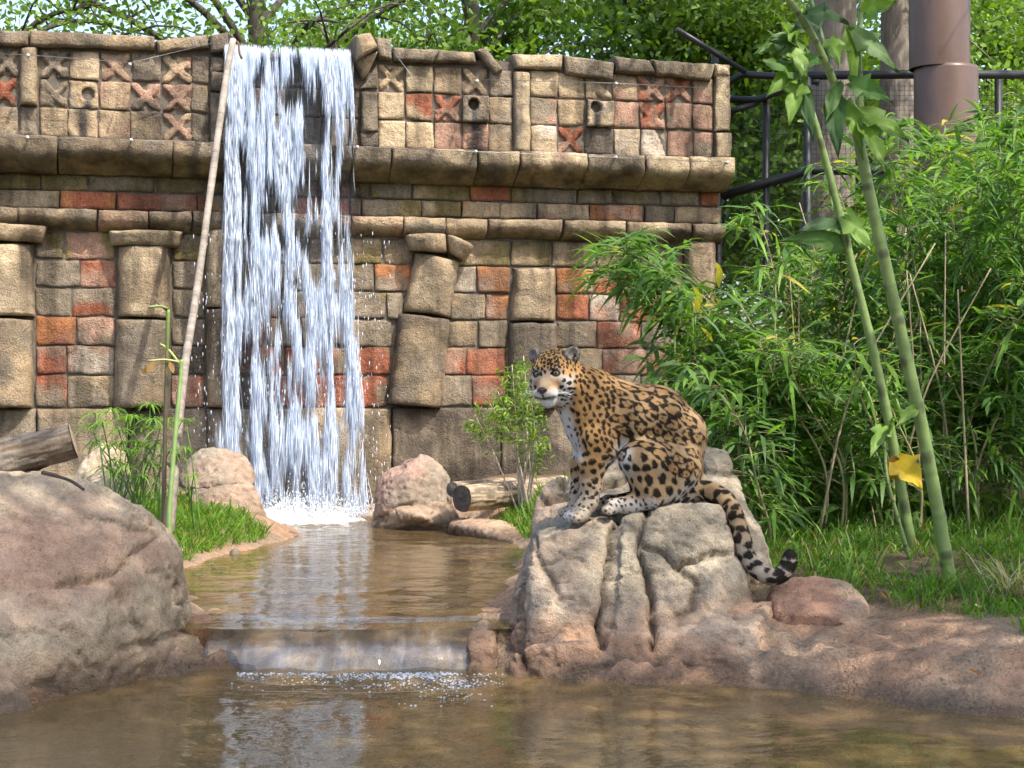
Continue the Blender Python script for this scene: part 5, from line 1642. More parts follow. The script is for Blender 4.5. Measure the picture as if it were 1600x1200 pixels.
sd_ = nrm(np.cross(hd, hnn)) * .00085
b0 = hpz - hnn * .0015
HV = np.stack([b0 + sd_, b0 - sd_, b0 + hd * hl[:, None]], 1).reshape(-1, 3) + JO
furo = mk("fur", HV, np.arange(nh * 3).reshape(-1, 3), M['fur'], jag, np.repeat(hcc, 3, 0), False)
furo["kind"] = "stuff"
# eyes
def uvsphere(c, r, nu=20, nv=14, axis=HF, sx=1.0):
    ax = nrm(axis); u = HS - ax * (HS @ ax); u = nrm(u); w = np.cross(ax, u)
    V = []; Cc = []
    for j in range(nv + 1):
        ph = math.pi * j / nv
        for i in range(nu):
            a = 2 * math.pi * i / nu
            V.append(c + r * (ax * math.cos(ph) + (u * math.cos(a) + w * math.sin(a)) * math.sin(ph)))
            if ph < .24: Cc.append((.004, .004, .004))
            elif ph < .80: Cc.append((.17, .155, .060) if ph > .34 else (.26, .235, .09))
            elif ph < 1.0: Cc.append((.05, .042, .03))
            else: Cc.append((.10, .08, .07))
    F = [(j * nu + i, (j + 1) * nu + i, (j + 1) * nu + (i + 1) % nu, j * nu + (i + 1) % nu) for j in range(nv) for i in range(nu)]
    return np.array(V), np.array(F), np.array(Cc)
M['eye'] = plain_mat("eye", None, .08, 0, 60., .85, 1.15, .02, .001, None, .6)
for s in (-1, 1):
    V, F, Cc = uvsphere(hp(s * .0475, .0860, .0190), .0172, axis=nrm(np.array([-.16, -.98, -.03])))
    mk("eye", V + JO, F, M['eye'], jag, Cc, True)
# nose leather
bmn = bmesh.new(); bmesh.ops.create_icosphere(bmn, subdivisions=3, radius=1.0)
NV = np.array([v.co[:] for v in bmn.verts]); NF = np.array([[v.index for v in f.verts] for f in bmn.faces]); bmn.free()
wdt = .0285 * (.55 + .45 * sstep(-.9, .5, NV[:, 2]))
loc_ = np.stack([NV[:, 0] * wdt, NV[:, 1] * .012, NV[:, 2] * .0185], 1)
for s in (-1, 1):
    d_ = np.hypot(loc_[:, 0] - s * .015, loc_[:, 2] + .002)
    loc_[:, 1] -= np.where(NV[:, 1] > 0, .005 * np.exp(-(d_ / .0045) ** 2), 0)
nv_ = hp(0, .1585, -.0575) + np.outer(loc_[:, 0], HS) + np.outer(loc_[:, 1], HF) + np.outer(loc_[:, 2], HU)
M['nose'] = plain_mat("nose_leather", (.030, .022, .022), .38, 0, 220., .8, 1.2, .3, .001)
mk("nose", nv_ + JO, NF, M['nose'], jag, None, True)
# whiskers
M['whisker'] = plain_mat("whisker", (.85, .85, .85), .4)
for s in (-1, 1):
    for k in range(6):
        a = hp(s * (.040 + .003 * (k % 3)), .125 - .006 * (k % 3), -.066 - .008 * (k // 2))
        b = a + HS * s * R_.uniform(.07, .10) + HF * R_.uniform(-.035, .0) + HU * R_.uniform(-.030, .004)
        m_ = (a + b) / 2 + HU * .010
        mk("whisker", *[(v + JO if i == 0 else v) for i, v in enumerate(tube(spline([a, m_, b], 7), np.linspace(.0006, .0003, 7), 4))], M['whisker'], jag)

# ================================================================== GRASS
def gz(x, y):
    return ground_z(np.asarray(x, float), np.asarray(y, float))

def grass_patch(poly, n, hmin, hmax, label, seed, dens=None, cols=((.07, .175, .022), (.19, .33, .036)), dry=.05):
    rg = np.random.default_rng(seed)
    poly = np.array(poly)
    lo, hi = poly.min(0), poly.max(0)
    x = rg.uniform(lo[0], hi[0], n * 3); y = rg.uniform(lo[1], hi[1], n * 3)
    sd = poly_sd(x, y, poly)
    nn = fbm(np.stack([x * 3, y * 3, x * 0], -1), 3, seed)
    k = (sd < (nn - .5) * .25) & (nn > (dens or 0) + rg.normal(0, .05, len(x)))
    z, sl, su = gz(x, y)
    k &= (sl > .10) & (su > .05)
    x, y, z, nn = x[k][:n], y[k][:n], z[k][:n], nn[k][:n]
    m = len(x)
    d = rand_dirs(m, rg) * np.array([.55, .55, 0]) + np.array([0, 0, 1.0]) + np.array([.1, -.1, 0])
    d = nrm(d)
    az = rg.uniform(0, 6.28, m)
    side = np.stack([np.cos(az), np.sin(az), np.zeros(m)], 1)
    L = rg.uniform(hmin, hmax, m) * (.6 + .8 * nn)
    V, F = blades(np.stack([x, y, z - .01], 1), d, side, L, rg.uniform(.006, .013, m), rg.uniform(.2, .9, m))
    c = mixc(np.array(cols[0]), np.array(cols[1]), np.clip(rg.normal(.5, .28, m), 0, 1))
    dr = rg.random(m) < dry
    c[dr] = np.array([.30, .24, .10])
    o = mk("grass", V, F, M['grass'], None, np.repeat(c, 7, 0), True)
    tag(o, label, "grass", kind="stuff")
grass_patch([(-3.1, 9.3), (-2.15, 9.5), (-2.06, 10.8), (-1.98, 11.35), (-1.76, 12.2), (-1.85, 12.6), (-2.1, 12.75), (-2.9, 12.9), (-4.2, 13.0), (-4.2, 9.5)], 24000, .08, .19, "bright green grass between the big boulder and the waterfall pool", 41, .25)
grass_patch([(-.55, 13.1), (-.15, 12.75), (.12, 12.2), (.2, 10.5), (.9, 10.3), (1.2, 13.2), (.2, 13.6)], 12000, .10, .24, "bright sunlit grass behind the split boulder below the shrub", 42, .2, ((.075, .17, .02), (.16, .29, .035)))
right_poly = [(1.30, 8.7), (1.62, 8.15), (1.95, 7.92), (2.2, 7.42), (2.7, 7.1), (3.6, 6.7), (6.2, 7.2), (6.2, 11.5), (1.2, 11.5), (1.15, 9.4)]
grass_patch(right_poly, 42000, .06, .16, "green lawn in front of the bamboo thicket", 43, .36, ((.06, .155, .024), (.17, .31, .04)), .06)
grass_patch(right_poly, 4500, .14, .30, "taller tufts of grass standing in the lawn by the bamboo", 44, .45, ((.06, .16, .02), (.18, .31, .04)), .12)
grass_patch([(-4.6, 11.5), (-2.6, 11.6), (-2.4, 13.2), (-4.6, 13.9)], 3000, .15, .38, "rank grass around the foot of the sedge", 45, .3)

# dry straw tuft at the right edge
rg = np.random.default_rng(50)
c0 = P(1585, 925, 8.1); c0[2] = float(gz([c0[0]], [c0[1]])[0][0])
o = empty("grass_tuft", c0, "tuft of pale dry arching grass at the edge of the lawn", "plant")
m = 90
az = rg.uniform(0, 6.28, m)
d = nrm(np.stack([np.cos(az) * .55, np.sin(az) * .55, np.ones(m)], 1)); sd_ = np.stack([-np.sin(az), np.cos(az), 0 * az], 1)
V, F = blades(c0 + rg.normal(0, .05, (m, 3)) * np.array([1, 1, .1]), d, sd_, rg.uniform(.3, .55, m), rg.uniform(.006, .011, m), rg.uniform(.3, 1.0, m))
mk("blades", V, F, M['grass'], o, np.repeat(np.where(rg.random(m)[:, None] < .7, np.array([[.42, .38, .26]]), np.array([[.14, .2, .06]])), 7, 0))["kind"] = "stuff"

# ================================================================== BAMBOO
def bamboo_proto(seed, H, lean, nleaf, low=.25, green=(.10, .205, .048)):
    rg = np.random.default_rng(seed)
    n = 22
    t = np.linspace(0, 1, n)
    path = np.stack([-lean * H * (t ** 1.7) + .03 * np.sin(t * 9 + seed), .05 * np.sin(t * 6 + seed * 2), H * (t - .52 * lean * t ** 2.6)], 1)
    A = Acc()
    cc = np.array([.30, .27, .13]) if seed % 3 else np.array([.17, .23, .08])
    A.add(*tube(path, np.linspace(.011, .003, n), 5), cc * rg.uniform(.8, 1.2))
    Lf = []
    nodes = np.linspace(low, 1.0, max(8, int(nleaf / 13)))
    for tn in nodes:
        i = min(int(tn * (n - 1)), n - 2)
        base = path[i] + (path[i + 1] - path[i]) * (tn * (n - 1) - i)
        for b in range(rg.integers(1, 4)):
            az = rg.uniform(0, 6.28)
            out = nrm(np.array([math.cos(az), math.sin(az), rg.uniform(.15, 1.0)]))
            bl = rg.uniform(.15, .42) * (1.15 - .5 * tn)
            tb = np.linspace(0, 1, 5)
            br = base + np.outer(tb, out) * bl; br[:, 2] -= .30 * bl * tb ** 2
            A.add(*tube(br, np.linspace(.004, .0015, 5), 3, False), cc * .9)
            k = rg.integers(4, 8)
            for q in range(k):
                f = rg.uniform(.3, 1.0)
                p = br[0] + (br[-1] - br[0]) * f
                sdv = nrm(np.cross(out, [0, 0, 1.0])) * (1 if q % 2 else -1)
                d = nrm(out * rg.uniform(.4, 1.1) + sdv * rg.uniform(.2, .9) + np.array([0, 0, rg.uniform(-.7, .45)]))
                Lf.append((p, d))
    p = np.array([a for a, b in Lf]); d = np.array([b for a, b in Lf]); m = len(p)
    side = nrm(np.cross(d, np.array([0, 0, 1.0]) + rg.normal(0, .35, (m, 3))))
    V, F = blades(p, d, side, rg.uniform(.13, .27, m), rg.uniform(.020, .037, m), rg.uniform(.1, .85, m))
    g = np.array(green)
    c = mixc(g * np.array([.7, .75, 1.0]), g * np.array([1.9, 1.7, .9]), rg.random(m) ** 1.5)
    yl = rg.random(m) < .02
    c[yl] = np.array([.42, .36, .07])
    return A, (V, F, np.repeat(c, 7, 0))

protos = []
specs = [(1, 1.9, .10, 300, .15), (2, 2.2, .22, 340, .2), (3, 2.6, .12, 360, .22), (4, 2.9, .20, 380, .3), (5, 1.5, .35, 240, .1), (6, 2.25, .52, 380, .34), (7, 2.4, .05, 340, .2), (8, 1.1, .25, 200, .08)]
for i, (sd, H, ln, nl, lw) in enumerate(specs):
    A, (V, F, c) = bamboo_proto(sd, H, ln, nl, lw)
    e = empty("bamboo", (0, 0, 0), "bamboo", "bamboo", "bamboo stems of the thicket")
    A.build("culm", M['culm'], e)
    lv = mk("foliage", V, F, M['leaf'], e, c, True)
    lv["kind"] = "stuff"
    protos.append(e)
rg = np.random.default_rng(77)
places = []
LB_ARCH = "bamboo stem arching out of the thicket towards the wall behind the jaguar"
LB_TALL = "tall bamboo stem standing in front of the brown steel column"
LB_MID = "upright leafy bamboo stem inside the thicket behind the saplings"
LB_LOW = "low young bamboo at the front foot of the thicket"
def put(pi, px, d, yaw, sc_=1.0, lab=None):
    x = (px - 800.0) * d / FPX
    places.append((pi, x, d, yaw, sc_, lab or LB_MID))
for px, d, pi, yaw, s in [(1215, 10.2, 5, 0, .9), (1235, 10.6, 5, -.25, .95), (1250, 10.3, 5, .1, 1.0), (1230, 11.2, 5, .35, .9), (1270, 10.8, 5, -.1, 1.05), (1240, 10.0, 5, -.45, .8), (1165, 10.8, 4, .2, .9), (1195, 10.1, 4, -.1, .85)]:
    put(pi, px, d, yaw, s, LB_ARCH)
for px, d, pi, yaw, s in [(1140, 11.2, 7, 0, 1.1), (1175, 9.9, 7, .3, 1.0), (1120, 10.8, 7, .1, 1.0), (1155, 9.9, 7, -.2, .9), (1195, 9.6, 7, .5, .9), (1100, 11.0, 7, .1, .8), (1150, 10.3, 7, .8, .9)]:
    put(pi, px, d, yaw, s, LB_LOW)
for k in range(84):
    d = rg.uniform(10.0, 13.2)
    px = rg.uniform(1185, 1720)
    f = (px - 1185) / 535
    pool = [4, 7, 0] if f < .22 else ([0, 1, 4, 0] if f < .5 else [1, 2, 6, 0])
    s = rg.uniform(.82, 1.05)
    lab = LB_MID
    if d < 10.5:
        pool = [7, 4] if f < .7 else [0, 7]; lab = LB_LOW
    put(pool[rg.integers(0, len(pool))], px, d, rg.uniform(-1.4, 1.4) if rg.random() < .7 else rg.uniform(0, 6.28), s, lab)
for k in range(15):      # tall ones in front of the brown column
    put([3, 2, 6][rg.integers(0, 3)], rg.uniform(1400, 1700), rg.uniform(11.8, 14.2), rg.uniform(0, 6.28), rg.uniform(.9, 1.12), LB_TALL)
usedp = set()
for pi, x, d, yaw, s, lab in places:
    e = protos[pi] if pi not in usedp else copy_tree(protos[pi])
    usedp.add(pi)
    z = float(gz([x], [d])[0][0])
    e.location = (x, d, z - .02); e.rotation_euler = (0, 0, yaw); e.scale = (s, s, s); e["label"] = lab
# dead canes leaning in the thicket
for k in range(26):
    px = rg.uniform(1190, 1600); d = rg.uniform(9.8, 11.8)
    b = np.array([(px - 800) * d / FPX, d, .4]); b[2] = float(gz([b[0]], [b[1]])[0][0])
    H = rg.uniform(.9, 2.0); ln = rg.normal(-.12, .25)
    pth = spline([b, b + np.array([ln * H * .3, .02, H * .5]), b + np.array([ln * H, rg.normal(0, .1), H])], 10)
    o = mk("dead_cane", *tube(pth, np.linspace(.010, .004, 10), 5), M['culm'], None, np.array([.36, .29, .18]) * rg.uniform(.6, 1.15))
    tag(o, "bare straw-coloured dead cane inside the bamboo thicket", "cane", "dead canes in the bamboo")

# ================================================================== TALL GREEN SAPLINGS
def big_leaf(parent, base, tip, width, colr, lobes=3, seed=0, fold=.12, name="leaf", nrm_hint=(0, -1, .4)):
    """broad leaf with a lobed margin, a folded blade and a drooping tip; width is the half width"""
    rg = np.random.default_rng(seed)
    base = np.asarray(base); tip = np.asarray(tip)
    L = np.linalg.norm(tip - base); a = nrm(tip - base)
    n = nrm(np.array(nrm_hint) - a * (np.array(nrm_hint) @ a)); s = np.cross(a, n)
    if lobes == 3:
        prof = [(0, .02), (-.10, .14), (-.10, .30), (.02, .42), (.16, .62), (.34, .86), (.37, .66), (.39, .44), (.52, .50), (.66, .40), (.80, .22), (.92, .08), (1.0, 0)]
    else:
        prof = [(0, .02), (-.08, .14), (-.08, .30), (.05, .50), (.20, .60), (.38, .60), (.56, .48), (.74, .28), (.90, .10), (1.0, 0)]
    V = []; F = []
    droop = rg.uniform(.05, .30); cup = rg.uniform(-.25, .45)
    for t, w in prof:
        tm = max(t, 0)
        for f in (0, -.5, -1, .5, 1):
            ww = w * width * rg.uniform(.93, 1.07) * f
            tt = tm + (t - tm) * abs(f)
            p = base + a * L * tt + s * ww + n * (cup * abs(ww) - droop * L * tm * tm * .35 + .012 * math.sin(9 * tt + 5 * f + seed))
            p = p - np.array([0, 0, 1.0]) * droop * L * tm * tm
            V.append(p)
    for i in range(len(prof) - 1):
        b0 = i * 5; b1 = b0 + 5
        F += [(b0, b1, b1 + 1, b0 + 1), (b0 + 1, b1 + 1, b1 + 2, b0 + 2), (b0, b0 + 3, b1 + 3, b1), (b0 + 3, b0 + 4, b1 + 4, b1 + 3)]
    k = np.tile(np.array([1.25, 1.0, .92, 1.0, .92]), len(prof))
    C = np.array(colr) * k[:, None]
    return mk(name, np.array(V), np.array(F), M['bigleaf'], parent, C, True)

def stem_part(name, pts, r0, r1, parent, c=(.155, .225, .065), n=40, sides=10, nodes=True):
    pth = spline(pts, n)
    r = np.linspace(r0, r1, n)
    if nodes:
        r = r * (1 + .05 * (np.sin(np.arange(n) * 1.9) > .8))
    n = 170; pth = spline(pts, n); r = np.linspace(r0, r1, n)
    V, F = tube(pth, r, sides, False, .05)
    C = np.tile(np.array(c), (len(V), 1)) * (.80 + .40 * fbm(V * np.array([9, 9, 2.5]), 3, 6))[:, None]
    ring = np.repeat(np.arange(n), sides); sec = np.tile(np.arange(sides), n)
    k = 0; i = 4
    while i < n - 3 and nodes:                       # old leaf scars, alternating round the stem
        cen = (k * 3 + 6) % sides
        dist = np.abs(((sec - cen + sides / 2) % sides) - sides / 2)
        m_ = (np.abs(ring - i) <= 1) & (dist <= 1)
        C[m_] = C[m_] * .35 + np.array([.05, .04, .025]) * .6
        V[m_] += (V[m_] - np.repeat(pth, sides, 0)[m_]) * .10
        coll = np.abs(ring - i) <= 0
        C[coll] *= .82
        i += int(9 + 5 * math.sin(k * 2.3)); k += 1
    return mk(name, V, F, M['stem'], parent, C, True)
sapA = empty("sapling", G(1485, 8.55, .36), "tall green sapling with a forked trunk rising from the lawn in front of the bamboo", "tree")
stem_part("trunk", [G(1486, 8.55, .3), P(1478, 870, 8.55), P(1447, 700, 8.55), P(1412, 540, 8.55), P(1385, 420, 8.55), P(1358, 300, 8.55), P(1341, 215, 8.55)], .035, .027, sapA, n=60)
stem_part("branch", [P(1343, 222, 8.55), P(1318, 168, 8.55), P(1295, 110, 8.5), P(1266, 50, 8.45), P(1225, -10, 8.4), P(1180, -60, 8.4)], .022, .016, sapA)
stem_part("branch", [P(1341, 218, 8.55), P(1344, 160, 8.6), P(1342, 80, 8.65), P(1346, 0, 8.7), P(1350, -80, 8.7)], .018, .012, sapA)
stem_part("branch", [P(1308, 148, 8.52), P(1292, 90, 8.55), P(1280, 45, 8.6), P(1268, 5, 8.6), P(1262, -40, 8.6)], .016, .010, sapA, (.10, .16, .06))
sapB = empty("sapling", G(1430, 9.3, .42), "slimmer green sapling with one straight trunk beside the forked sapling", "tree")
stem_part("trunk", [G(1432, 9.3, .36), P(1422, 840, 9.3), P(1395, 690, 9.3), P(1365, 550, 9.3), P(1335, 430, 9.3), P(1303, 300, 9.3), P(1270, 180, 9.3), P(1248, 120, 9.3), P(1236, 62, 9.3)], .031, .014, sapB, n=60)
sapC = empty("sapling", G(1428, 9.0, .42), "pencil-thin green shoot at the foot of the two saplings", "tree")
stem_part("trunk", [G(1430, 9.0, .36), P(1420, 868, 9.0), P(1400, 800, 9.0), P(1386, 745, 9.0), P(1382, 690, 9.05)], .014, .007, sapC, n=24, sides=7)
GR = [(.085, .175, .04), (.15, .27, .035), (.05, .11, .035), (.17, .29, .05)]
leafA = [((1335, 45, 8.6), (1405, 105, 8.5), .14, 3, 0), ((1328, 50, 8.6), (1338, 120, 8.5), .10, 3, 1), ((1302, 150, 8.5), (1310, 225, 8.4), .13, 2, 2), ((1345, 175, 8.5), (1420, 200, 8.35), .13, 3, 3), ((1345, 190, 8.5), (1385, 245, 8.3), .12, 3, 1),
         ((1330, 130, 8.5), (1395, 150, 8.35), .12, 3, 0), ((1325, 160, 8.5), (1350, 225, 8.4), .10, 3, 1), ((1262, 20, 8.4), (1325, 12, 8.3), .14, 3, 2), ((1310, 130, 8.5), (1290, 185, 8.4), .09, 2, 0), ((1352, 20, 8.6), (1400, -5, 8.5), .12, 3, 3),
         ((1276, 30, 8.6), (1240, 25, 8.4), .12, 3, 2), ((1300, 60, 8.55), (1310, 85, 8.4), .1, 3, 1), ((1430, 640, 8.5), (1400, 655, 8.4), .07, 2, 3)]
leafB = [((1246, 112, 9.3), (1190, 88, 9.2), .14, 3, 0), ((1244, 108, 9.3), (1200, 130, 9.2), .13, 3, 1), ((1240, 80, 9.3), (1205, 50, 9.2), .13, 3, 2), ((1240, 70, 9.3), (1262, 110, 9.2), .12, 3, 3), ((1240, 65, 9.3), (1222, 20, 9.2), .13, 3, 1), ((1250, 125, 9.3), (1232, 185, 9.2), .13, 3, 3),
         ((1322, 385, 9.3), (1225, 340, 9.1), .13, 2, 0), ((1315, 350, 9.3), (1250, 330, 9.1), .11, 2, 2), ((1320, 340, 9.25), (1365, 390, 9.1), .12, 3, 3), ((1320, 330, 9.3), (1340, 375, 9.2), .10, 2, 1), ((1388, 670, 9.3), (1400, 640, 9.1), .10, 3, 1), ((1386, 665, 9.3), (1360, 690, 9.1), .10, 3, 3), ((1247, 100, 9.3), (1290, 85, 9.2), .12, 3, 0), ((1236, 60, 9.3), (1180, 70, 9.2), .11, 2, 0), ((1252, 130, 9.3), (1272, 200, 9.2), .10, 2, 2)]
for sap, lst in ((sapA, leafA), (sapB, leafB)):
    for i, (b, t, w, lb, ci) in enumerate(lst):
        big_leaf(sap, P(*b), P(*t), w * .72, GR[ci], lb, i + 3, nrm_hint=(.25 * math.sin(i * 2.1), -1, .5 + .3 * math.cos(i * 1.7)))
yl = big_leaf(sapB, P(1402, 722, 9.2), P(1442, 756, 9.05), .13, (.62, .43, .02), 3, 8, name="yellow_leaf"); yl["label"] = "bright yellow withered leaf on the slim trunk"
big_leaf(sapB, P(1406, 720, 9.2), P(1386, 745, 9.2), .09, (.40, .19, .05), 2, 9, name="yellow_leaf")
big_leaf(sapA, P(1288, 170, 8.5), P(1300, 166, 8.45), .05, (.6, .36, .03), 2, 10, name="yellow_leaf")

# ================================================================== SHRUB in front of the wall
rg = np.random.default_rng(61)
sb_ = P(822, 768, 13.3); sb_[2] = float(gz([sb_[0]], [sb_[1]])[0][0])
shrub = empty("shrub", sb_, "slender shrub with bare pale stems and small bright leaves beside the jaguar's head", "shrub")
Lp, Ld = [], []
for tgt, r in [((742, 648), .010), ((765, 630), .010), ((790, 650), .009), ((808, 600), .010), ((818, 556), .011), ((832, 640), .009), ((838, 690), .008), ((800, 570), .009), ((825, 600), .009), ((778, 612), .008)]:
    e = P(tgt[0], tgt[1], 13.3 + rg.normal(0, .12))
    b = sb_ + np.array([rg.normal(0, .05), rg.normal(0, .05), -.03])
    m = b * .45 + e * .55 + np.array([rg.normal(.03, .03), 0, .04])
    pth = spline([b, m, e], 16)
    mk("stem", *tube(pth, np.linspace(r, r * .35, 16), 5), M['culm'], shrub, np.array([.40, .34, .28]) * rg.uniform(.75, 1.1))
    for k in range(46):
        f = 1 - abs(rg.normal(0, .16))
        i = int(np.clip(f, .35, .999) * 15)
        p = pth[i] + rg.normal(0, .055, 3)
        for q in range(3):
            Lp.append(p + rg.normal(0, .012, 3)); Ld.append(nrm(rg.normal(0, 1, 3) + np.array([0, 0, .35])))
Lp = np.array(Lp); Ld = np.array(Ld); m = len(Lp)
V, F = blades(Lp, Ld, perp(Ld, rg), rg.uniform(.035, .075, m), rg.uniform(.010, .018, m), .2)
mk("foliage", V, F, M['grass'], shrub, np.repeat(mixc(np.array([.10, .20, .03]), np.array([.25, .36, .05]), rg.random(m)), 7, 0))["kind"] = "stuff"

# ================================================================== UMBRELLA SEDGE on the left
rg = np.random.default_rng(62)
def sedge(base_px, d, heads, label, nleaf=16, ll=.17):
    b0 = np.array([(base_px - 800) * d / FPX, d, 0]); b0[2] = float(gz([b0[0]], [b0[1]])[0][0])
    o = empty("umbrella_sedge", b0, label, "plant")
    for hx, hy, dd in heads:
        e = P(hx, hy, d + dd)
        b = b0 + np.array([rg.normal(0, .10), rg.normal(0, .08), -.02])
        pth = spline([b, b * .45 + e * .55 + np.array([rg.normal(0, .02), 0, .05]), e], 10)
        mk("stem", *tube(pth, np.linspace(.006, .004, 10), 5), M['stem'], o, np.array([.10, .20, .045]))
        az = np.linspace(0, 6.28, nleaf, endpoint=False) + rg.uniform(0, 1)
        dr = nrm(np.stack([np.cos(az), np.sin(az), rg.uniform(.1, .6, nleaf)], 1))
        sd = np.stack([-np.sin(az), np.cos(az), az * 0], 1)
        V, F = blades(np.tile(e, (nleaf, 1)), dr, sd, rg.uniform(.6, 1.1, nleaf) * ll, .015, rg.uniform(.35, .9, nleaf))
        mk("leaf_whorl", V, F, M['grass'], o, np.repeat(mixc(np.array([.09, .21, .035]), np.array([.20, .34, .05]), rg.random(nleaf)), 7, 0))
sedge(205, 11.6, [(150, 645, 0), (175, 640, .1), (200, 650, -.1), (235, 632, .1), (262, 655, .05), (185, 672, -.2), (222, 668, .2), (245, 690, -.15), (170, 695, .1), (205, 705, -.2), (232, 722, -.1), (265, 705, 0), (150, 690, .2), (195, 730, -.3), (215, 690, .1), (250, 670, -.2), (140, 665, .1), (160, 660, -.2), (190, 690, .2), (228, 700, .0), (240, 655, -.1), (180, 720, -.1), (210, 650, .2), (255, 725, .1), (222, 745, -.2), (165, 730, -.1)], "clump of umbrella sedge with star-shaped leaf whorls behind the big boulder", 16, .19)
sedge(292, 11.6, [(288, 700, 0), (303, 742, -.2), (290, 655, .1)], "few sedge stems standing right of the leaning pole", 14, .14)

# ================================================================== STEEL: fence, brown column
fence = empty("mesh_fence", G(1200, 16.5, .4), "black steel fence with wire mesh behind the right end of the wall", "fence")
def bar(name, pts, r, parent, sides=8, mat='steel_black'):
    return mk(name, *tube(np.array([P(*p) for p in pts]), r, sides), M[mat], parent)
FD = 16.5
bar("post", [(1197, 150, FD), (1197, 860, FD)], .035, fence)
bar("post", [(1262, 118, FD - .3), (1262, 860, FD - .3)], .038, fence)
bar("post", [(1122, 290, FD), (1122, 860, FD)], .038, fence)
bar("post", [(1560, 112, FD), (1560, 860, FD)], .038, fence)
bar("post", [(1117, 82, FD), (1117, 300, FD)], .034, fence)
bar("rail", [(1057, 46, FD - .6), (1110, 78, FD - .4), (1164, 112, FD - .1)], .028, fence)
bar("rail", [(1130, 134, FD), (1160, 116, FD), (1225, 120, FD - .2), (1280, 128, FD - .3)], .034, fence)
bar("rail", [(1130, 155, FD), (1185, 156, FD), (1225, 140, FD - .2)], .034, fence)
bar("rail", [(1130, 178, FD), (1180, 162, FD)], .03, fence)
bar("rail", [(1260, 118, FD - .3), (1440, 116, FD - .3), (1640, 117, FD - .3)], .042, fence)
bar("rail", [(1128, 306, FD), (1190, 288, FD), (1265, 266, FD - .2), (1400, 266, FD - .2)], .045, fence)
A = Acc()
for px in np.arange(1124, 1640, 7.6):
    A.add(*tube(np.array([P(px, 128 if px > 1270 else 160, FD + .06), P(px, 560, FD + .06)]), .0022, 3, False))
for py in np.arange(134, 560, 7.6):
    x0 = 1124 if py > 165 else 1265
    A.add(*tube(np.array([P(x0, py, FD + .065), P(1640, py, FD + .065)]), .0022, 3, False))
ms = A.build("wire_mesh", M['steel_black'], fence); ms["kind"] = "stuff"
colm = empty("steel_column", G(1470, 14.9, .4), "thick round brown painted steel column rising behind the bamboo", "column")
c0 = P(1468, 0, 14.9)
def ring_stack(prof, cx, cy, sides=40):
    V = []; 
    for r, z in prof:
        a = np.arange(sides) * 2 * math.pi / sides
        V.append(np.stack([cx + np.cos(a) * r, cy + np.sin(a) * r, np.full(sides, z)], 1))
    q = [(i * sides + k, i * sides + (k + 1) % sides, (i + 1) * sides + (k + 1) % sides, (i + 1) * sides + k) for i in range(len(prof) - 1) for k in range(sides)]
    return np.concatenate(V), np.array(q)
zc = lambda py: EYE + (600 - py) * 14.9 / FPX
mk("shaft", *ring_stack([(.258, zc(108)), (.258, 8.5), (.25, 8.5)], c0[0], 14.9), M['steel_brown'], colm)
mk("sleeve", *ring_stack([(.272, .2), (.272, zc(108) - .02), (.266, zc(106)), (.2, zc(106))], P(1478, 0, 14.9)[0], 14.9), M['steel_brown'], colm)

# ================================================================== TREES
def tree_proto(seed, H, R, ntip, nleaf, lsize, trunk_r, bark, low=.35, flat=.75):
    rg = np.random.default_rng(seed)
    A = Acc()
    top = np.array([rg.normal(0, .3), rg.normal(0, .3), H * .82])
    tpth = spline([(0, 0, -.3), (rg.normal(0, .1), rg.normal(0, .1), H * .35), top], 16)
    def addt(pth, r0, r1, sd):
        A.add(*tube(pth, np.linspace(r0, r1, len(pth)), sd, True, .10, seed), np.array(bark) * rg.uniform(.8, 1.15))
    addt(tpth, trunk_r, trunk_r * .3, 10)
    tips = []
    for k in range(ntip):
        f = rg.uniform(low, 1.0)
        i = int(f * 15)
        b = tpth[i]
        az = rg.uniform(0, 6.28)
        rr = R * rg.uniform(.35, 1.0) * (1 - .45 * max(0, f - .6))
        e = b + np.array([math.cos(az) * rr, math.sin(az) * rr, rg.uniform(.05, .5) * R * flat])
        m_ = b * .5 + e * .5 + np.array([0, 0, .12 * R])
        pth = spline([b, m_, e], 10)
        addt(pth, trunk_r * .30 * (1.1 - .6 * f), trunk_r * .04, 6)
        for q in range(5):
            g = rg.uniform(.45, 1.0)
            p0 = pth[int(g * 9)]
            e2 = p0 + rand_dirs(1, rg)[0] * R * .28 * np.array([1, 1, .6])
            addt(spline([p0, (p0 + e2) / 2 + np.array([0, 0, .04 * R]), e2], 6), trunk_r * .06, trunk_r * .015, 4)
            tips.append(e2); tips.append(p0)
    tips = np.array(tips)
    ci = rg.integers(0, len(tips), nleaf)
    p = tips[ci] + rg.normal(0, 1, (nleaf, 3)) * R * np.array([.10, .10, .07])
    d = rand_dirs(nleaf, rg) * np.array([1, 1, .6]) + np.array([0, 0, -.25]); d = nrm(d)
    V, F = blades(p, d, perp(d, rg), rg.uniform(.7, 1.3, nleaf) * lsize, rg.uniform(.45, .7, nleaf) * lsize, .15)
    tone = vnoise(tips * 1.1, seed)[ci]
    c = mixc(np.array([.06, .125, .025]), np.array([.25, .39, .055]), np.clip(tone * .9 + rg.normal(0, .18, nleaf), 0, 1))
    return A, (V, F, np.repeat(c, 7, 0))

def make_tree(name, proto, loc, label, group=None, yaw=0., s=1.):
    A, (V, F, c) = proto
    e = empty(name, (0, 0, 0), label, "tree", group)
    A.build("trunk", M['bark'], e)
    mk("crown", V, F, M['crown'], e, c, True)["kind"] = "stuff"
    e.location = tuple(loc); e.rotation_euler = (0, 0, yaw); e.scale = (s, s, s)
    return e

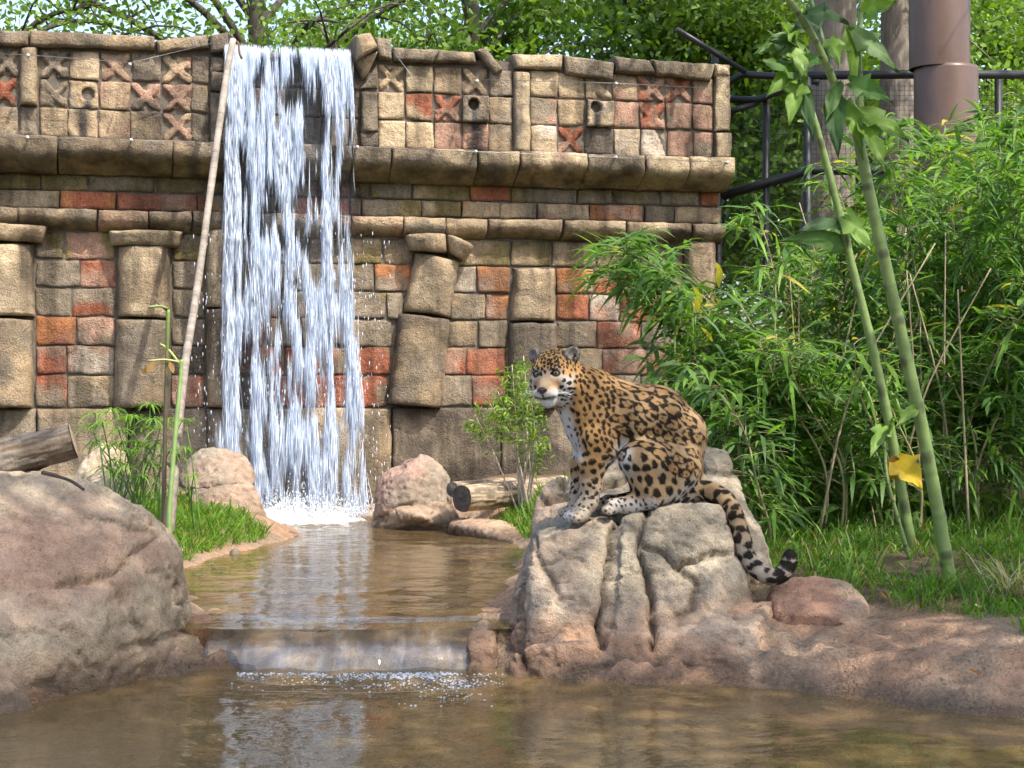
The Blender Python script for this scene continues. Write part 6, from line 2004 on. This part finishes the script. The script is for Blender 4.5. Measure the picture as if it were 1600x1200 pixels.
def again(e, loc, label, yaw, s, group=None):
    c = copy_tree(e)
    c.location = tuple(loc); c.rotation_euler = (0, 0, yaw); c.scale = (s, s, s); c["label"] = label
    if group: c["group"] = group
    return c
barkc = (.20, .17, .14)
pA = tree_proto(101, 9.0, 3.6, 26, 26000, .105, .26, barkc, .3)
pB = tree_proto(102, 7.5, 3.0, 26, 26000, .10, .2, barkc, .18, .6)
pC = tree_proto(103, 13.0, 5.0, 24, 3200, .15, .34, barkc, .62)
# dense trees behind the wall
T1 = make_tree("broadleaf_tree", pA, (-.6, 25, .3), "dense green tree behind the wall just right of the waterfall", "trees behind the wall", .4, 1.05)
T2 = make_tree("broadleaf_tree", pB, (1.9, 22.5, .3), "leafy light green tree behind the right half of the frieze", "trees behind the wall", 0, 1.15)
again(T1, (4.6, 27, .3), "broad tree behind the fence at the wall's right end", 2.0, 1.05, "trees behind the wall")
again(T2, (4.0, 22.0, .3), "bushy tree directly behind the mesh fence", 2.4, .95, "trees behind the wall")
again(T1, (8.5, 28, .3), "tree behind the brown column", 3.4, 1.0, "trees behind the wall")
again(T2, (7.3, 21.5, .3), "low bushy tree to the right of the brown column", 4.4, .85, "trees behind the wall")
again(T2, (-7.6, 31, .3), "tree far behind the left end of the wall", 1.2, 1.0, "trees behind the wall")
again(T1, (-3.0, 36, .3), "tree far behind the waterfall", 5.2, 1.0, "trees behind the wall")
again(T1, (11.0, 24, .3), "tree beyond the bamboo outside the thicket", .9, .95, "trees behind the wall")
# oaks whose sparse twigs hang over the left half of the wall
pO = tree_proto(104, 8.5, 4.2, 22, 8000, .085, .28, (.10, .085, .07), .45)
O1 = make_tree("oak_tree", pO, (-6.3, 19.5, .3), "oak with dark limbs and sparse leafy twigs hanging over the left of the wall", None, .3, 1.0)
again(O1, (-2.9, 20.5, .3), "oak with loose foliage against the sky above the waterfall", 2.6, .98)
# big trunks behind the fence; their crowns are overhead
TT = make_tree("tall_tree", pC, (3.12, 17.3, .3), "tall tree with a thick grey trunk behind the fence, left of the brown column", None, 0, 1.0)
again(TT, (3.85, 17.4, .3), "tall tree with a thinner grey trunk right beside the brown column", 2.2, .85)
# a spreading shade tree on the viewer's side dapples the light on rocks and wall
pS = tree_proto(105, 9.5, 4.6, 30, 7800, .17, .30, barkc, .6, .5)
SH = make_tree("shade_tree", pS, (6.4, 4.6, .3), "spreading shade tree standing beside the pools, dappling the boulders", None, 0, 1.0)
again(SH, (2.7, 1.5, .3), "spreading shade tree beside the viewing side of the lower pool", 1.9, 1.2)

# ================================================================== FALLEN LEAVES
rg = np.random.default_rng(90)
for k, (px, py, d, c, lb) in enumerate([(112, 1037, 7.72, (.36, .13, .05), "orange fallen leaf on the foot of the big boulder"), (1385, 915, 8.2, (.40, .13, .05), "rust red fallen leaf in the lawn behind the reddish stone"), (1533, 1088, 7.05, (.5, .2, .07), "orange fallen leaf on the sloping bank"),
                                        (1420, 1012, 7.5, (.5, .4, .28), "pale curled fallen leaf on the bank"), (325, 958, 8.6, (.5, .35, .25), "straw floating on the upper pool by the big boulder"), (1530, 955, 7.9, (.6, .6, .5), "whitish fallen leaf in the lawn near the dry tuft")]):
    c0 = P(px, py, d)
    z = float(gz([c0[0]], [c0[1]])[0][0])
    zz = max(z, .0) + .02
    if k == 0: zz = c0[2]
    if k == 4: zz = .183
    dr = nrm(np.array([[rg.normal(), rg.normal() * .4, .25]])); 
    V, F = blades(np.array([[c0[0], c0[1], zz]]), dr, nrm(np.array([[-dr[0][1], dr[0][0], .3]])), .07, .038, .3)
    tag(mk("fallen_leaf", V, F, M['bigleaf'], None, np.array(c)), lb, "leaf")
